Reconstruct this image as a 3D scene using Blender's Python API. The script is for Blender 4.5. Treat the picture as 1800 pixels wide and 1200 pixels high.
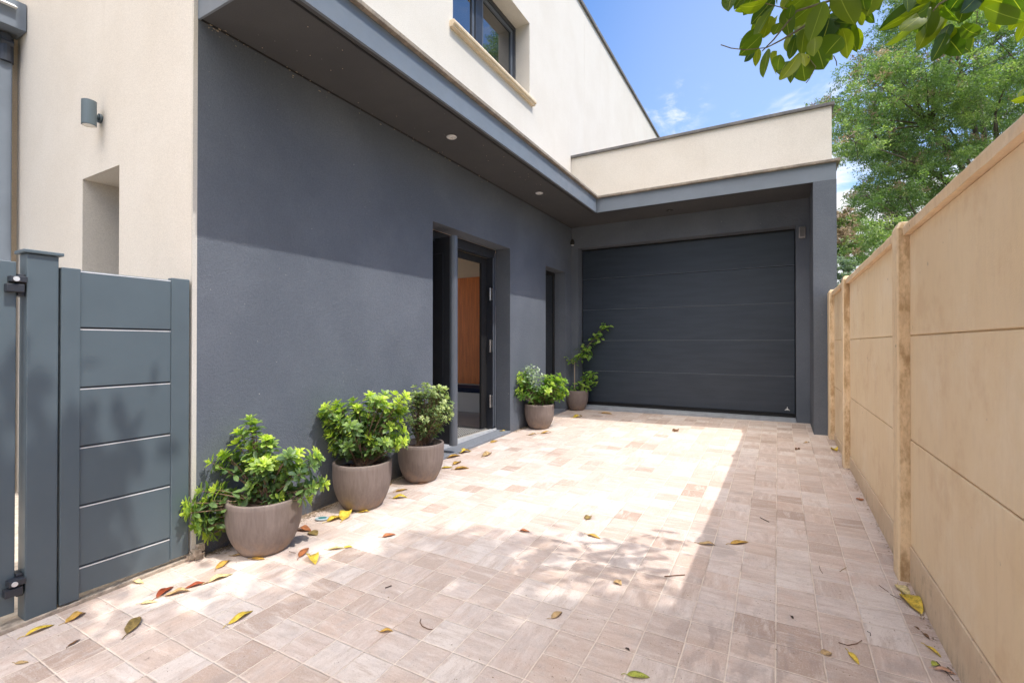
import bpy, math, random
import numpy as np
from mathutils import Vector, Matrix

# ------------------------------------------------------------------ camera, sky, sun, exposure
sc = bpy.context.scene
for o in list(bpy.data.objects): bpy.data.objects.remove(o)
col = sc.collection
R = math.radians
CAM_H, YAW, PITCH, FPX = 1.2, 29.219, 0.339, 834.81
cd = bpy.data.cameras.new('camera'); cam = bpy.data.objects.new('camera', cd); col.objects.link(cam)
cam.location = (0, 0, CAM_H); cam.rotation_euler = (R(90 + PITCH), 0, R(YAW))
cd.sensor_width = 36; cd.lens = FPX / 1800 * 36; cd.clip_start = .05; cd.clip_end = 3000
sc.camera = cam
sc.view_settings.view_transform = 'Standard'; sc.view_settings.look = 'None'
sc.view_settings.gamma = 1; sc.view_settings.exposure = 1.0
SUN = Vector((.54, .006, 1)).normalized()
sl = bpy.data.lights.new('sun', 'SUN'); sl.energy = 1.95; sl.angle = R(.6); sl.color = (1, .955, .89)
so = bpy.data.objects.new('sun', sl); col.objects.link(so)
so.rotation_euler = SUN.to_track_quat('Z', 'Y').to_euler(); so.location = (8, -1, 14)

def pix_dir(x, y):
    u = (x - 900) / FPX; z = -(y - 600) / FPX
    a = R(PITCH); d = math.cos(a) - z * math.sin(a); z = z * math.cos(a) + math.sin(a)
    t = R(YAW)
    return Vector((u * math.cos(t) - d * math.sin(t), u * math.sin(t) + d * math.cos(t), z))
GX, GY = .007, .033
def G(x, y): return GX * x + GY * y
def gnd(x, y, off=0.0):
    r = pix_dir(x, y); s = -(CAM_H) / (r.z - GX * r.x - GY * r.y)
    p = Vector((0, 0, CAM_H)) + s * r; p.z = G(p.x, p.y) + off; return p
def at_x(x, y, X): r = pix_dir(x, y); return Vector((0, 0, CAM_H)) + r * (X / r.x)

w = bpy.data.worlds.new('World'); sc.world = w; w.use_nodes = True
nt = w.node_tree; nt.nodes.clear()
def N(nt, t, **k):
    n = nt.nodes.new(t)
    for a, b in k.items():
        if a in n.inputs: n.inputs[a].default_value = b
        else: setattr(n, a, b)
    return n
out = N(nt, 'ShaderNodeOutputWorld'); bg = N(nt, 'ShaderNodeBackground')
sky = N(nt, 'ShaderNodeTexSky'); sky.sky_type = 'NISHITA'; sky.sun_disc = False
sky.sun_elevation = math.asin(SUN.z); sky.sun_rotation = math.atan2(SUN.x, SUN.y)
sky.air_density = 1.0; sky.dust_density = .5; sky.ozone_density = 2.0
tc = N(nt, 'ShaderNodeTexCoord')
def vm(nt, op, a, b=None):
    n = nt.nodes.new('ShaderNodeVectorMath'); n.operation = op
    for i, v in enumerate((a, b)):
        if v is None: continue
        if hasattr(v, 'links') or isinstance(v, bpy.types.NodeSocket): nt.links.new(v, n.inputs[i])
        else: n.inputs[i].default_value = v
    return n.outputs['Value'] if op in ('DOT_PRODUCT', 'LENGTH', 'DISTANCE') else n.outputs[0]
def ma(nt, op, a, b=None, c=None, clamp=False):
    n = nt.nodes.new('ShaderNodeMath'); n.operation = op; n.use_clamp = clamp
    for i, v in enumerate((a, b, c)):
        if v is None: continue
        if isinstance(v, bpy.types.NodeSocket): nt.links.new(v, n.inputs[i])
        else: n.inputs[i].default_value = v
    return n.outputs[0]
def mapr(nt, v, a, b, c=0, d=1, smooth=True):
    n = nt.nodes.new('ShaderNodeMapRange'); n.interpolation_type = 'SMOOTHSTEP' if smooth else 'LINEAR'
    nt.links.new(v, n.inputs[0])
    for i, q in zip((1, 2, 3, 4), (a, b, c, d)): n.inputs[i].default_value = q
    return n.outputs[0]
def noise(nt, vec, scale, detail=4, rough=.5, dist=0):
    n = nt.nodes.new('ShaderNodeTexNoise'); n.inputs['Scale'].default_value = scale
    n.inputs['Detail'].default_value = detail; n.inputs['Roughness'].default_value = rough
    n.inputs['Distortion'].default_value = dist
    if vec is not None: nt.links.new(vec, n.inputs['Vector'])
    return n.outputs[0]
def mixc(nt, f, a, b, mode='MIX'):
    n = nt.nodes.new('ShaderNodeMix'); n.data_type = 'RGBA'; n.blend_type = mode
    for s, v in ((n.inputs[0], f), (n.inputs[6], a), (n.inputs[7], b)):
        if isinstance(v, bpy.types.NodeSocket): nt.links.new(v, s)
        elif isinstance(v, (int, float)): s.default_value = v
        else: s.default_value = (*v, 1) if len(v) == 3 else v
    return n.outputs[2]
gd = tc.outputs['Generated']
sep = N(nt, 'ShaderNodeSeparateXYZ'); nt.links.new(gd, sep.inputs[0])
# wisps of cloud: a thin streak overhead, puffs low down
cvec = vm(nt, 'MULTIPLY', gd, (1.0, 1.0, 2.6))
fb = noise(nt, cvec, 3.2, 9, .62, .6)
fine = noise(nt, cvec, 11, 8, .6, .4)
low = mapr(nt, sep.outputs[2], .08, .52, 1, 0)
thr = ma(nt, 'ADD', ma(nt, 'MULTIPLY', fb, .75), ma(nt, 'MULTIPLY', fine, .25))
cl1 = mapr(nt, ma(nt, 'ADD', thr, ma(nt, 'MULTIPLY', low, .27)), .56, .72)
wd = pix_dir(1200, 188).normalized()
dist = vm(nt, 'DISTANCE', gd, tuple(wd))
wisp = ma(nt, 'MULTIPLY', mapr(nt, dist, .0, .062, 1, 0), mapr(nt, noise(nt, vm(nt, 'MULTIPLY', gd, (1, 1, 2.2)), 13, 7, .6, .35), .46, .66))
veil = ma(nt, 'MULTIPLY', mapr(nt, vm(nt, 'DOT_PRODUCT', gd, tuple(pix_dir(1500, 150).normalized())), .86, 1.0), .22)
cl = ma(nt, 'ADD', ma(nt, 'MAXIMUM', cl1, ma(nt, 'MULTIPLY', wisp, .75)), veil, clamp=True)
skc = mixc(nt, 1.0, sky.outputs[0], (.64, .90, 1.18), 'MULTIPLY')
mixn = mixc(nt, cl, skc, (4.9, 5.0, 5.2))
# bright cloud patch added out of view, overhead and behind the camera, as fill light
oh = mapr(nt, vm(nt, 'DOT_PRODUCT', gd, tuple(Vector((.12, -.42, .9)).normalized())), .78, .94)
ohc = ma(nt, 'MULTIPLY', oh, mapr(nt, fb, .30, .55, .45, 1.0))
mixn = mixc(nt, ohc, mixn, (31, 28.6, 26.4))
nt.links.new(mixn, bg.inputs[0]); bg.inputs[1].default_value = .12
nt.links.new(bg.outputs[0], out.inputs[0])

# ------------------------------------------------------------------ helpers
rng = np.random.default_rng(7); random.seed(7)
def tag(o, label=None, cat=None, group=None, kind=None):
    if label: o['label'] = label
    if cat: o['category'] = cat
    if group: o['group'] = group
    if kind: o['kind'] = kind
    return o
def empty(name, loc=(0, 0, 0), rz=0.0, parent=None, **k):
    o = bpy.data.objects.new(name, None); col.objects.link(o); o.location = loc; o.rotation_euler = (0, 0, rz)
    o.empty_display_size = .1
    if parent: o.parent = parent
    return tag(o, **k)
class MB:
    def __init__(s): s.v = []; s.f = []; s.m = []; s.cur = 0
    def add(s, vs, fs):
        b = len(s.v); s.v += [tuple(q) for q in vs]; s.f += [tuple(b + i for i in f) for f in fs]; s.m += [s.cur] * len(fs); return s
    def box(s, x0, x1, y0, y1, z0, z1, zf=None):
        P = [(x0, y0, z0), (x1, y0, z0), (x1, y1, z0), (x0, y1, z0), (x0, y0, z1), (x1, y0, z1), (x1, y1, z1), (x0, y1, z1)]
        if zf: P = [(x, y, z + zf(x, y)) for x, y, z in P]
        return s.add(P, [(0, 3, 2, 1), (4, 5, 6, 7), (0, 1, 5, 4), (1, 2, 6, 5), (2, 3, 7, 6), (3, 0, 4, 7)])
    def tube(s, pts, rad, n=8, cap=True):
        pts = [Vector(p) for p in pts]; b = len(s.v); up = Vector((0, 0, 1))
        for i, p in enumerate(pts):
            t = (pts[min(i + 1, len(pts) - 1)] - pts[max(i - 1, 0)]).normalized()
            a = t.cross(up if abs(t.z) < .95 else Vector((1, 0, 0))).normalized(); c = t.cross(a)
            r = rad[i] if isinstance(rad, (list, tuple)) else rad
            for k in range(n):
                th = 2 * math.pi * k / n; q = p + (a * math.cos(th) + c * math.sin(th)) * r; s.v.append(tuple(q))
        F = []
        for i in range(len(pts) - 1):
            for k in range(n):
                F.append((b + i * n + k, b + i * n + (k + 1) % n, b + (i + 1) * n + (k + 1) % n, b + (i + 1) * n + k))
        if cap: F.append(tuple(b + k for k in range(n))[::-1]); F.append(tuple(b + (len(pts) - 1) * n + k for k in range(n)))
        s.f += F; s.m += [s.cur] * len(F); return s
    def lathe(s, prof, n=48, c=(0, 0, 0), cap=True):
        b = len(s.v); F = []
        for r, z in prof:
            for k in range(n):
                th = 2 * math.pi * k / n; s.v.append((c[0] + r * math.cos(th), c[1] + r * math.sin(th), c[2] + z))
        for i in range(len(prof) - 1):
            for k in range(n): F.append((b + i * n + k, b + i * n + (k + 1) % n, b + (i + 1) * n + (k + 1) % n, b + (i + 1) * n + k))
        if cap and prof[0][0] > 1e-4: F.append(tuple(b + k for k in range(n))[::-1])
        if cap and prof[-1][0] > 1e-4: F.append(tuple(b + (len(prof) - 1) * n + k for k in range(n)))
        s.f += F; s.m += [s.cur] * len(F); return s
    def prism(s, poly, z0, z1):
        n = len(poly); V = [(x, y, z0) for x, y in poly] + [(x, y, z1) for x, y in poly]
        return s.add(V, [tuple(range(n))[::-1], tuple(range(n, 2 * n))] + [(i, (i + 1) % n, n + (i + 1) % n, n + i) for i in range(n)])
    def build(s, name, mat, parent=None, bevel=0, smooth=False, loc=None, rot=None, **k):
        me = bpy.data.meshes.new(name); me.from_pydata(s.v, [], s.f)
        mats = mat if isinstance(mat, (list, tuple)) else [mat]
        for m in mats: me.materials.append(m)
        if len(mats) > 1: me.polygons.foreach_set('material_index', s.m)
        if smooth: me.polygons.foreach_set('use_smooth', [True] * len(me.polygons))
        me.update(); o = bpy.data.objects.new(name, me); col.objects.link(o)
        if parent: o.parent = parent
        if loc is not None: o.location = loc
        if rot is not None: o.rotation_euler = rot
        if bevel:
            b = o.modifiers.new('bevel', 'BEVEL'); b.width = bevel; b.segments = 2; b.limit_method = 'ANGLE'; b.angle_limit = R(40)
        return tag(o, **k)
def holed(u0, u1, v0, v1, holes, w0, w1, axis):
    """wall slab with rectangular holes; axis 'X': u=Y, w=X ; axis 'Y': u=X, w=Y"""
    us = sorted({u0, u1, *[h[0] for h in holes], *[h[1] for h in holes]}); vs = sorted({v0, v1, *[h[2] for h in holes], *[h[3] for h in holes]})
    us = [u for u in us if u0 <= u <= u1]; vs = [v for v in vs if v0 <= v <= v1]
    P = (lambda u, v, w: (w, u, v)) if axis == 'X' else (lambda u, v, w: (u, w, v))
    idx = {}; m = MB()
    def V(i, j, k):
        q = (i, j, k)
        if q not in idx: idx[q] = len(m.v); m.v.append(P(us[i], vs[j], (w0, w1)[k]))
        return idx[q]
    def solid(i, j):
        if i < 0 or j < 0 or i >= len(us) - 1 or j >= len(vs) - 1: return False
        cu = (us[i] + us[i + 1]) / 2; cv = (vs[j] + vs[j + 1]) / 2
        return not any(h[0] < cu < h[1] and h[2] < cv < h[3] for h in holes)
    F = []
    for i in range(len(us) - 1):
        for j in range(len(vs) - 1):
            if not solid(i, j): continue
            a, b, c, d = (i, j), (i + 1, j), (i + 1, j + 1), (i, j + 1)
            F.append([V(*q, 0) for q in (a, b, c, d)]); F.append([V(*q, 1) for q in (d, c, b, a)])
            for (p, q, nb) in ((a, b, (i, j - 1)), (b, c, (i + 1, j)), (c, d, (i, j + 1)), (d, a, (i - 1, j))):
                if not solid(*nb): F.append([V(*p, 0), V(*p, 1), V(*q, 1), V(*q, 0)])
    m.f = [tuple(f) for f in F]; m.m = [0] * len(F); return m

# ------------------------------------------------------------------ materials
def new_mat(name):
    m = bpy.data.materials.new(name); m.use_nodes = True; t = m.node_tree; b = t.nodes['Principled BSDF']; return m, t, b
def objv(t): return t.nodes.new('ShaderNodeTexCoord').outputs['Object']
def bump(t, b, h, strength, dist):
    n = t.nodes.new('ShaderNodeBump'); n.inputs['Strength'].default_value = strength; n.inputs['Distance'].default_value = dist
    t.links.new(h, n.inputs['Height']); t.links.new(n.outputs[0], b.inputs['Normal']); return n
def simple(name, c, rough=.5, metal=0, var=.12, scale=6, grain=None, spec=None, coat=0):
    m, t, b = new_mat(name); v = objv(t)
    n1 = mapr(t, noise(t, v, scale, 5, .6), .3, .7, 1 - var, 1 + var, False)
    cc = mixc(t, 1.0, c, (1, 1, 1), 'MULTIPLY')
    vmn = t.nodes.new('ShaderNodeVectorMath'); vmn.operation = 'SCALE'; t.links.new(cc, vmn.inputs[0]); t.links.new(n1, vmn.inputs[3])
    t.links.new(vmn.outputs[0], b.inputs['Base Color'])
    b.inputs['Roughness'].default_value = rough; b.inputs['Metallic'].default_value = metal
    if spec is not None: b.inputs['Specular IOR Level'].default_value = spec
    t.links.new(mapr(t, noise(t, v, scale * 3, 4), .3, .7, rough - .06, rough + .06, False), b.inputs['Roughness'])
    if grain: bump(t, b, noise(t, v, grain[0], 3, .6), grain[1], grain[2])
    return m
def stucco(name, c, c2, grain=230, st=.5, dist=.0025, stain=.1, streak=(.5, .45, .38), dust=None, foot=0):
    m, t, b = new_mat(name); v = objv(t)
    big = mapr(t, noise(t, v, 1.3, 6, .6), .35, .68)
    base = mixc(t, big, c, c2)
    # faint rain streaks that run down the render
    sv = vm(t, 'MULTIPLY', v, (6, 6, .35)); s1 = mapr(t, noise(t, sv, 2.2, 6, .65), .52, .8, 0, stain)
    base = mixc(t, s1, base, streak)
    sp = mapr(t, noise(t, v, grain * .7, 2, .5), .3, .7, .90, 1.08, False)
    q = t.nodes.new('ShaderNodeVectorMath'); q.operation = 'SCALE'; t.links.new(base, q.inputs[0]); t.links.new(sp, q.inputs[3])
    c_out = q.outputs[0]
    if dust:   # pale specks of dried paint and dust
        d1 = mapr(t, noise(t, v, 62, 2, .4), .765, .79); c_out = mixc(t, ma(t, 'MULTIPLY', d1, dust), c_out, (.55, .54, .5))
    if foot:   # splash dirt on the lowest hand's breadth
        fz = t.nodes.new('ShaderNodeSeparateXYZ'); t.links.new(v, fz.inputs[0])
        c_out = mixc(t, ma(t, 'MULTIPLY', mapr(t, fz.outputs[2], .04, .30, foot, 0), mapr(t, noise(t, vm(t, 'MULTIPLY', v, (9, 9, 3)), 2, 6, .7), .42, .62)), c_out, (.20, .165, .13))
    t.links.new(c_out, b.inputs['Base Color']); b.inputs['Roughness'].default_value = .88; b.inputs['Specular IOR Level'].default_value = .3
    h = ma(t, 'ADD', noise(t, v, grain, 3, .55), ma(t, 'MULTIPLY', noise(t, v, grain * .25, 2, .5), .7))
    h = ma(t, 'ADD', h, ma(t, 'MULTIPLY', noise(t, v, 2.0, 2), 1.2))
    bump(t, b, h, st, dist); return m
M = {}
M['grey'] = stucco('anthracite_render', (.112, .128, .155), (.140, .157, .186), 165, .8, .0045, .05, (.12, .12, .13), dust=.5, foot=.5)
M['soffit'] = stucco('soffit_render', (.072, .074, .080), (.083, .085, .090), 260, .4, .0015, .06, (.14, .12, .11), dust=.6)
M['cream'] = stucco('cream_render', (.675, .64, .585), (.64, .60, .54), 210, .45, .0024, .16, (.52, .47, .40))
M['cream_side'] = stucco('cream_render_edge', (.60, .57, .52), (.54, .51, .46), 210, .4, .002, .14, (.5, .42, .34))
M['blue_grey'] = simple('powder_coated_slats', (.088, .118, .138), .42, 0, .07, 3, (900, .06, .0004))
M['fascia'] = simple('painted_fascia', (.165, .195, .235), .5, 0, .08, 4, (300, .15, .001))
M['dark_metal'] = simple('dark_frame_metal', (.028, .032, .042), .4, 0, .1, 8)
M['leaf_metal'] = simple('door_leaf_metal', (.10, .115, .14), .38, 0, .08, 6)
M['door_face'] = simple('shaded_door_face', (.022, .024, .03), .5, 0, .1, 6)  # near-black colour carries the leaf's shade; its rounded edge stays lighter
M['black'] = simple('black_rubber', (.01, .01, .011), .6)
M['steel'] = simple('brushed_steel', (.6, .6, .6), .35, 1, .15, 40)
M['alu'] = simple('pale_aluminium', (.72, .73, .74), .4, .4, .08, 12)
M['white'] = simple('white_plastic', (.8, .8, .78), .45)
M['step'] = simple('granite_step', (.19, .205, .235), .75, 0, .15, 60, (400, .3, .001))
M['sill'] = simple('concrete_sill', (.30, .33, .37), .8, 0, .15, 9, (200, .3, .002))
M['kerb'] = simple('rough_concrete', (.42, .35, .28), .95, 0, .35, 30, (120, .9, .006))
M['plaster'] = simple('warm_plaster', (.80, .66, .54), .85, 0, .05, 2)
M['bench'] = simple('white_bench_board', (.70, .66, .58), .55, 0, .05, 3)
M['cushion'] = simple('navy_cushion_fabric', (.012, .018, .045), .9, 0, .2, 30, (500, .5, .001))
M['floor_in'] = simple('screed_floor', (.42, .38, .33), .5, 0, .12, 4)
M['stone_sill'] = simple('cut_stone', (.74, .61, .44), .8, 0, .10, 14, (90, .3, .002))
M['bark'] = simple('bark', (.11, .085, .065), .9, 0, .35, 20, (60, .8, .006))
M['twig'] = simple('green_twig', (.16, .13, .06), .8, 0, .3, 30)
M['stem'] = simple('woody_stem', (.20, .13, .085), .85, 0, .35, 60, (200, .6, .002))

def coping_mat(name, c, c2):
    m, t, b = new_mat(name); v = objv(t)
    f = mapr(t, noise(t, v, 7, 8, .7), .40, .66); f2 = mapr(t, noise(t, v, 55, 4, .7), .45, .75)
    k = mixc(t, f, c, c2); k = mixc(t, ma(t, 'MULTIPLY', f2, .45), k, (.07, .06, .045))
    t.links.new(k, b.inputs['Base Color']); b.inputs['Roughness'].default_value = .9
    bump(t, b, noise(t, v, 90, 5, .7), .6, .004); return m
M['coping'] = coping_mat('weathered_coping', (.22, .19, .16), (.34, .29, .235))
M['dark_coping'] = coping_mat('grey_metal_coping', (.13, .13, .135), (.20, .19, .185))

# paving: square tumbled travertine, cells laid by object coordinates
def paving():
    m, t, b = new_mat('travertine_paving'); v = objv(t)
    wob = noise(t, v, 5.0, 3, .5)
    wv = t.nodes.new('ShaderNodeTexNoise'); wv.inputs['Scale'].default_value = 9; wv.inputs['Detail'].default_value = 3; t.links.new(v, wv.inputs[0])
    off = vm(t, 'SCALE', vm(t, 'SUBTRACT', wv.outputs['Color'], (.5, .5, .5))); off.node.inputs[3].default_value = .006
    p = vm(t, 'ADD', v, off)
    p = vm(t, 'MULTIPLY', vm(t, 'ADD', p, (.0095, -1.46 + 30 * .1517, 0)), (1 / .1518, 1 / .1517, 0))
    # a tile in five runs double in the direction away from the house front
    s0 = t.nodes.new('ShaderNodeSeparateXYZ'); t.links.new(p, s0.inputs[0])
    cx = ma(t, 'FLOOR', s0.outputs[0]); cy = ma(t, 'FLOOR', s0.outputs[1])
    pair = ma(t, 'FLOOR', ma(t, 'MULTIPLY', cy, .5))
    cmb = t.nodes.new('ShaderNodeCombineXYZ'); t.links.new(cx, cmb.inputs[0]); t.links.new(pair, cmb.inputs[1]); cmb.inputs[2].default_value = 3.3
    wn0 = t.nodes.new('ShaderNodeTexWhiteNoise'); t.links.new(cmb.outputs[0], wn0.inputs[0])
    dbl = ma(t, 'GREATER_THAN', wn0.outputs[0], .94)
    cell_y = ma(t, 'ADD', ma(t, 'MULTIPLY', cy, ma(t, 'SUBTRACT', 1, dbl)), ma(t, 'MULTIPLY', ma(t, 'ADD', ma(t, 'MULTIPLY', pair, 2), .37), dbl))
    c2 = t.nodes.new('ShaderNodeCombineXYZ'); t.links.new(cx, c2.inputs[0]); t.links.new(cell_y, c2.inputs[1])
    wn = t.nodes.new('ShaderNodeTexWhiteNoise'); t.links.new(c2.outputs[0], wn.inputs[0])
    rs = t.nodes.new('ShaderNodeSeparateColor'); t.links.new(wn.outputs['Color'], rs.inputs[0])
    r1, r2, r3 = rs.outputs[0], rs.outputs[1], rs.outputs[2]
    # grain inside each tile, shifted and turned tile by tile
    sh = vm(t, 'SCALE', wn.outputs['Color']); sh.node.inputs[3].default_value = 37.0
    q = vm(t, 'ADD', v, sh)
    va = vm(t, 'MULTIPLY', q, (5.0, 1.0, 1)); vb = vm(t, 'MULTIPLY', q, (1.0, 5.0, 1))
    sel = t.nodes.new('ShaderNodeMix'); sel.data_type = 'VECTOR'
    t.links.new(ma(t, 'GREATER_THAN', r3, .45), sel.inputs[0]); t.links.new(va, sel.inputs[4]); t.links.new(vb, sel.inputs[5])
    gv = sel.outputs[1]
    g1 = noise(t, gv, 5.5, 9, .72, .5); g2 = noise(t, q, 13, 9, .7); g3 = noise(t, gv, 30, 7, .75)
    ramp = t.nodes.new('ShaderNodeValToRGB'); t.links.new(r1, ramp.inputs[0]); e = ramp.color_ramp
    cols = [(0, (.63, .51, .44)), (.05, (.44, .34, .285)), (.11, (.56, .455, .395)), (.25, (.64, .545, .49)), (.48, (.655, .535, .465)), (.66, (.67, .575, .525)), (.86, (.70, .625, .58)), (1, (.76, .70, .655))]
    e.elements[0].position = 0; e.elements[0].color = (*cols[0][1], 1); e.elements[1].position = 1; e.elements[1].color = (*cols[-1][1], 1)
    for ps, c in cols[1:-1]: k = e.elements.new(ps); k.color = (*c, 1)
    c = ramp.outputs[0]
    c = mixc(t, mapr(t, g1, .46, .72, 0, .75), c, (.49, .385, .32))
    c = mixc(t, mapr(t, g1, .52, .26, 0, .8), c, (.80, .745, .70))
    c = mixc(t, mapr(t, noise(t, vm(t, 'ADD', v, (4, 1, 0)), 6.5, 7, .7), .50, .72, 0, .55), c, (.62, .46, .375))
    c = mixc(t, ma(t, 'MULTIPLY', mapr(t, g2, .48, .66), .40), c, (.56, .515, .50))
    c = mixc(t, ma(t, 'MULTIPLY', mapr(t, g3, .56, .70), .62), c, (.38, .28, .23))
    pit = mapr(t, noise(t, q, 95, 5, .7), .63, .69); c = mixc(t, ma(t, 'MULTIPLY', pit, .75), c, (.20, .15, .12))
    fs = noise(t, v, 210, 3, .6); c = mixc(t, mapr(t, fs, .56, .72, 0, .45), c, (.40, .31, .26)); c = mixc(t, mapr(t, fs, .46, .32, 0, .35), c, (.86, .80, .75))
    dirt = mapr(t, noise(t, v, 1.7, 7, .62), .48, .72, 0, .28); c = mixc(t, dirt, c, (.47, .37, .30))
    dk = mapr(t, noise(t, vm(t, 'ADD', v, (3.1, 7.7, 0)), 3.1, 4, .5), .63, .70, 0, .38); c = mixc(t, dk, c, (.36, .31, .29))
    # tyre scuffs near the wall side of the drive
    sc1 = vm(t, 'DISTANCE', vm(t, 'MULTIPLY', v, (1, .8, 0)), (-.12, 1.55, 0)); tn = noise(t, vm(t, 'MULTIPLY', v, (7, 3, 0)), 2.2, 5, .55, .6)
    c = mixc(t, ma(t, 'MULTIPLY', mapr(t, sc1, .12, .42, .5, 0), mapr(t, tn, .48, .62)), c, (.36, .30, .275))
    # joints
    fx = ma(t, 'ABSOLUTE', ma(t, 'SUBTRACT', ma(t, 'FRACT', s0.outputs[0]), .5))
    fy1 = ma(t, 'ABSOLUTE', ma(t, 'SUBTRACT', ma(t, 'FRACT', s0.outputs[1]), .5))
    fy2 = ma(t, 'ABSOLUTE', ma(t, 'SUBTRACT', ma(t, 'FRACT', ma(t, 'MULTIPLY', s0.outputs[1], .5)), .5))
    fy2 = ma(t, 'SUBTRACT', .5, ma(t, 'MULTIPLY', ma(t, 'SUBTRACT', .5, fy2), 2))
    fyy = ma(t, 'ADD', ma(t, 'MULTIPLY', fy1, ma(t, 'SUBTRACT', 1, dbl)), ma(t, 'MULTIPLY', fy2, dbl))
    ed = ma(t, 'MAXIMUM', fx, fyy); ed = ma(t, 'ADD', ed, ma(t, 'MULTIPLY', ma(t, 'SUBTRACT', noise(t, v, 38, 5, .65), .5), .034))
    jm = mapr(t, ed, .480, .490)
    jc = mixc(t, mapr(t, noise(t, v, 3, 4), .45, .7), (.86, .775, .675), (.70, .60, .51))
    jc = mixc(t, mapr(t, noise(t, vm(t, 'ADD', v, (9, 2, 0)), 2.3, 5), .57, .68), jc, (.42, .33, .27))
    c = mixc(t, ma(t, 'MULTIPLY', jm, .8), c, jc)
    c = mixc(t, 1.0, c, (.925, .895, .88), 'MULTIPLY')
    t.links.new(c, b.inputs['Base Color']); b.inputs['Roughness'].default_value = .72; b.inputs['Specular IOR Level'].default_value = .3
    edge = mapr(t, ed, .455, .495, 1, 0)
    h = ma(t, 'ADD', ma(t, 'MULTIPLY', edge, 1.2), ma(t, 'MULTIPLY', g1, .8)); h = ma(t, 'ADD', h, ma(t, 'MULTIPLY', g3, .5))
    h = ma(t, 'SUBTRACT', h, ma(t, 'MULTIPLY', pit, .8)); h = ma(t, 'ADD', h, ma(t, 'MULTIPLY', r2, .7))
    bump(t, b, h, .75, .0028); return m
M['paving'] = paving()

def fence_mat(name, c, c2, dirt, dscale, plinth=False):
    m, t, b = new_mat(name); v = objv(t)
    k = mixc(t, mapr(t, noise(t, v, 1.6, 5, .6), .35, .65), c, c2)
    oi = t.nodes.new('ShaderNodeObjectInfo'); k = mixc(t, ma(t, 'MULTIPLY', oi.outputs['Random'], .30), k, (.74, .56, .37))
    k = mixc(t, mapr(t, noise(t, vm(t, 'ADD', v, (0, 3, 8)), 3.3, 7, .68), .50, .66, 0, .42), k, (.72, .50, .29))
    k = mixc(t, mapr(t, noise(t, vm(t, 'ADD', v, (7, 0, 2)), 2.1, 7, .7), .50, .68, 0, .5), k, (.93, .79, .59))
    sv = vm(t, 'MULTIPLY', v, (10, 10, .5)); k = mixc(t, mapr(t, noise(t, sv, 3.0, 6, .6), .5, .78, 0, .34), k, (.82, .66, .47))
    k = mixc(t, mapr(t, noise(t, vm(t, 'ADD', sv, (5, 5, 5)), 2.0, 6, .6), .56, .82, 0, .25), k, (.56, .37, .21))
    s = t.nodes.new('ShaderNodeSeparateXYZ'); t.links.new(v, s.inputs[0])
    lowd = mapr(t, s.outputs[2], .0, .26, 1, 0)
    dn = mapr(t, noise(t, vm(t, 'MULTIPLY', v, (3, 3, 1)), dscale, 8, .7), .45, .68)
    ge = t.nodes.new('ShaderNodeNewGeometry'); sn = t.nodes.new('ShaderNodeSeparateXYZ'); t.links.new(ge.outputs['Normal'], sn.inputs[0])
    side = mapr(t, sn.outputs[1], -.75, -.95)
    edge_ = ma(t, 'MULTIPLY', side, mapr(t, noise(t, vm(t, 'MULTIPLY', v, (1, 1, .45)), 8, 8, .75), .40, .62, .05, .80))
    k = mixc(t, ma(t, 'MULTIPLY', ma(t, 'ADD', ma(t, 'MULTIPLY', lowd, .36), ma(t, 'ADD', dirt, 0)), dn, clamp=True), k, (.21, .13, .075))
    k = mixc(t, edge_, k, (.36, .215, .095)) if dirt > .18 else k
    if plinth:
        k = mixc(t, .30, k, (.52, .41, .30)); k = mixc(t, mapr(t, noise(t, v, 7, 9, .75), .54, .70, 0, .40), k, (.30, .215, .14))
    sp = mapr(t, noise(t, v, 24, 3, .4), .74, .79); k = mixc(t, ma(t, 'MULTIPLY', sp, .6), k, (.25, .18, .12))
    t.links.new(k, b.inputs['Base Color']); b.inputs['Roughness'].default_value = .85; b.inputs['Specular IOR Level'].default_value = .25
    bump(t, b, ma(t, 'ADD', noise(t, v, 160, 4, .6), ma(t, 'MULTIPLY', noise(t, v, 9, 3), 2)), .35, .003); return m
M['fence'] = fence_mat('cream_concrete_panel', (.92, .745, .50), (.88, .69, .44), .05, 9)
M['plinth'] = fence_mat('cream_concrete_plinth', (.84, .66, .46), (.76, .58, .39), .12, 11, True)
M['post'] = fence_mat('cream_concrete_post', (.88, .70, .46), (.81, .61, .38), .20, 16)
M['cap'] = fence_mat('cream_concrete_cap', (.87, .68, .45), (.78, .575, .37), .14, 12)

def wood():
    m, t, b = new_mat('orange_wood_boards'); v = objv(t)
    n = noise(t, vm(t, 'MULTIPLY', v, (14, 14, .8)), 3, 6, .6, .5)
    k = mixc(t, mapr(t, n, .3, .7), (.88, .25, .035), (.66, .16, .02))
    t.links.new(k, b.inputs['Base Color']); b.inputs['Roughness'].default_value = .45; return m
M['wood'] = wood()
def mat_rug():
    m, t, b = new_mat('diamond_doormat'); v = objv(t)
    r = vm(t, 'MULTIPLY', v, (28, 28, 0)); s = t.nodes.new('ShaderNodeSeparateXYZ'); t.links.new(r, s.inputs[0])
    a = ma(t, 'ABSOLUTE', ma(t, 'SUBTRACT', ma(t, 'FRACT', ma(t, 'ADD', s.outputs[0], s.outputs[1])), .5))
    c = ma(t, 'ABSOLUTE', ma(t, 'SUBTRACT', ma(t, 'FRACT', ma(t, 'SUBTRACT', s.outputs[0], s.outputs[1])), .5))
    k = mixc(t, ma(t, 'GREATER_THAN', ma(t, 'MAXIMUM', a, c), .38), (.30, .29, .27), (.05, .05, .05))
    t.links.new(k, b.inputs['Base Color']); b.inputs['Roughness'].default_value = .95; return m
M['mat'] = mat_rug()
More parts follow.
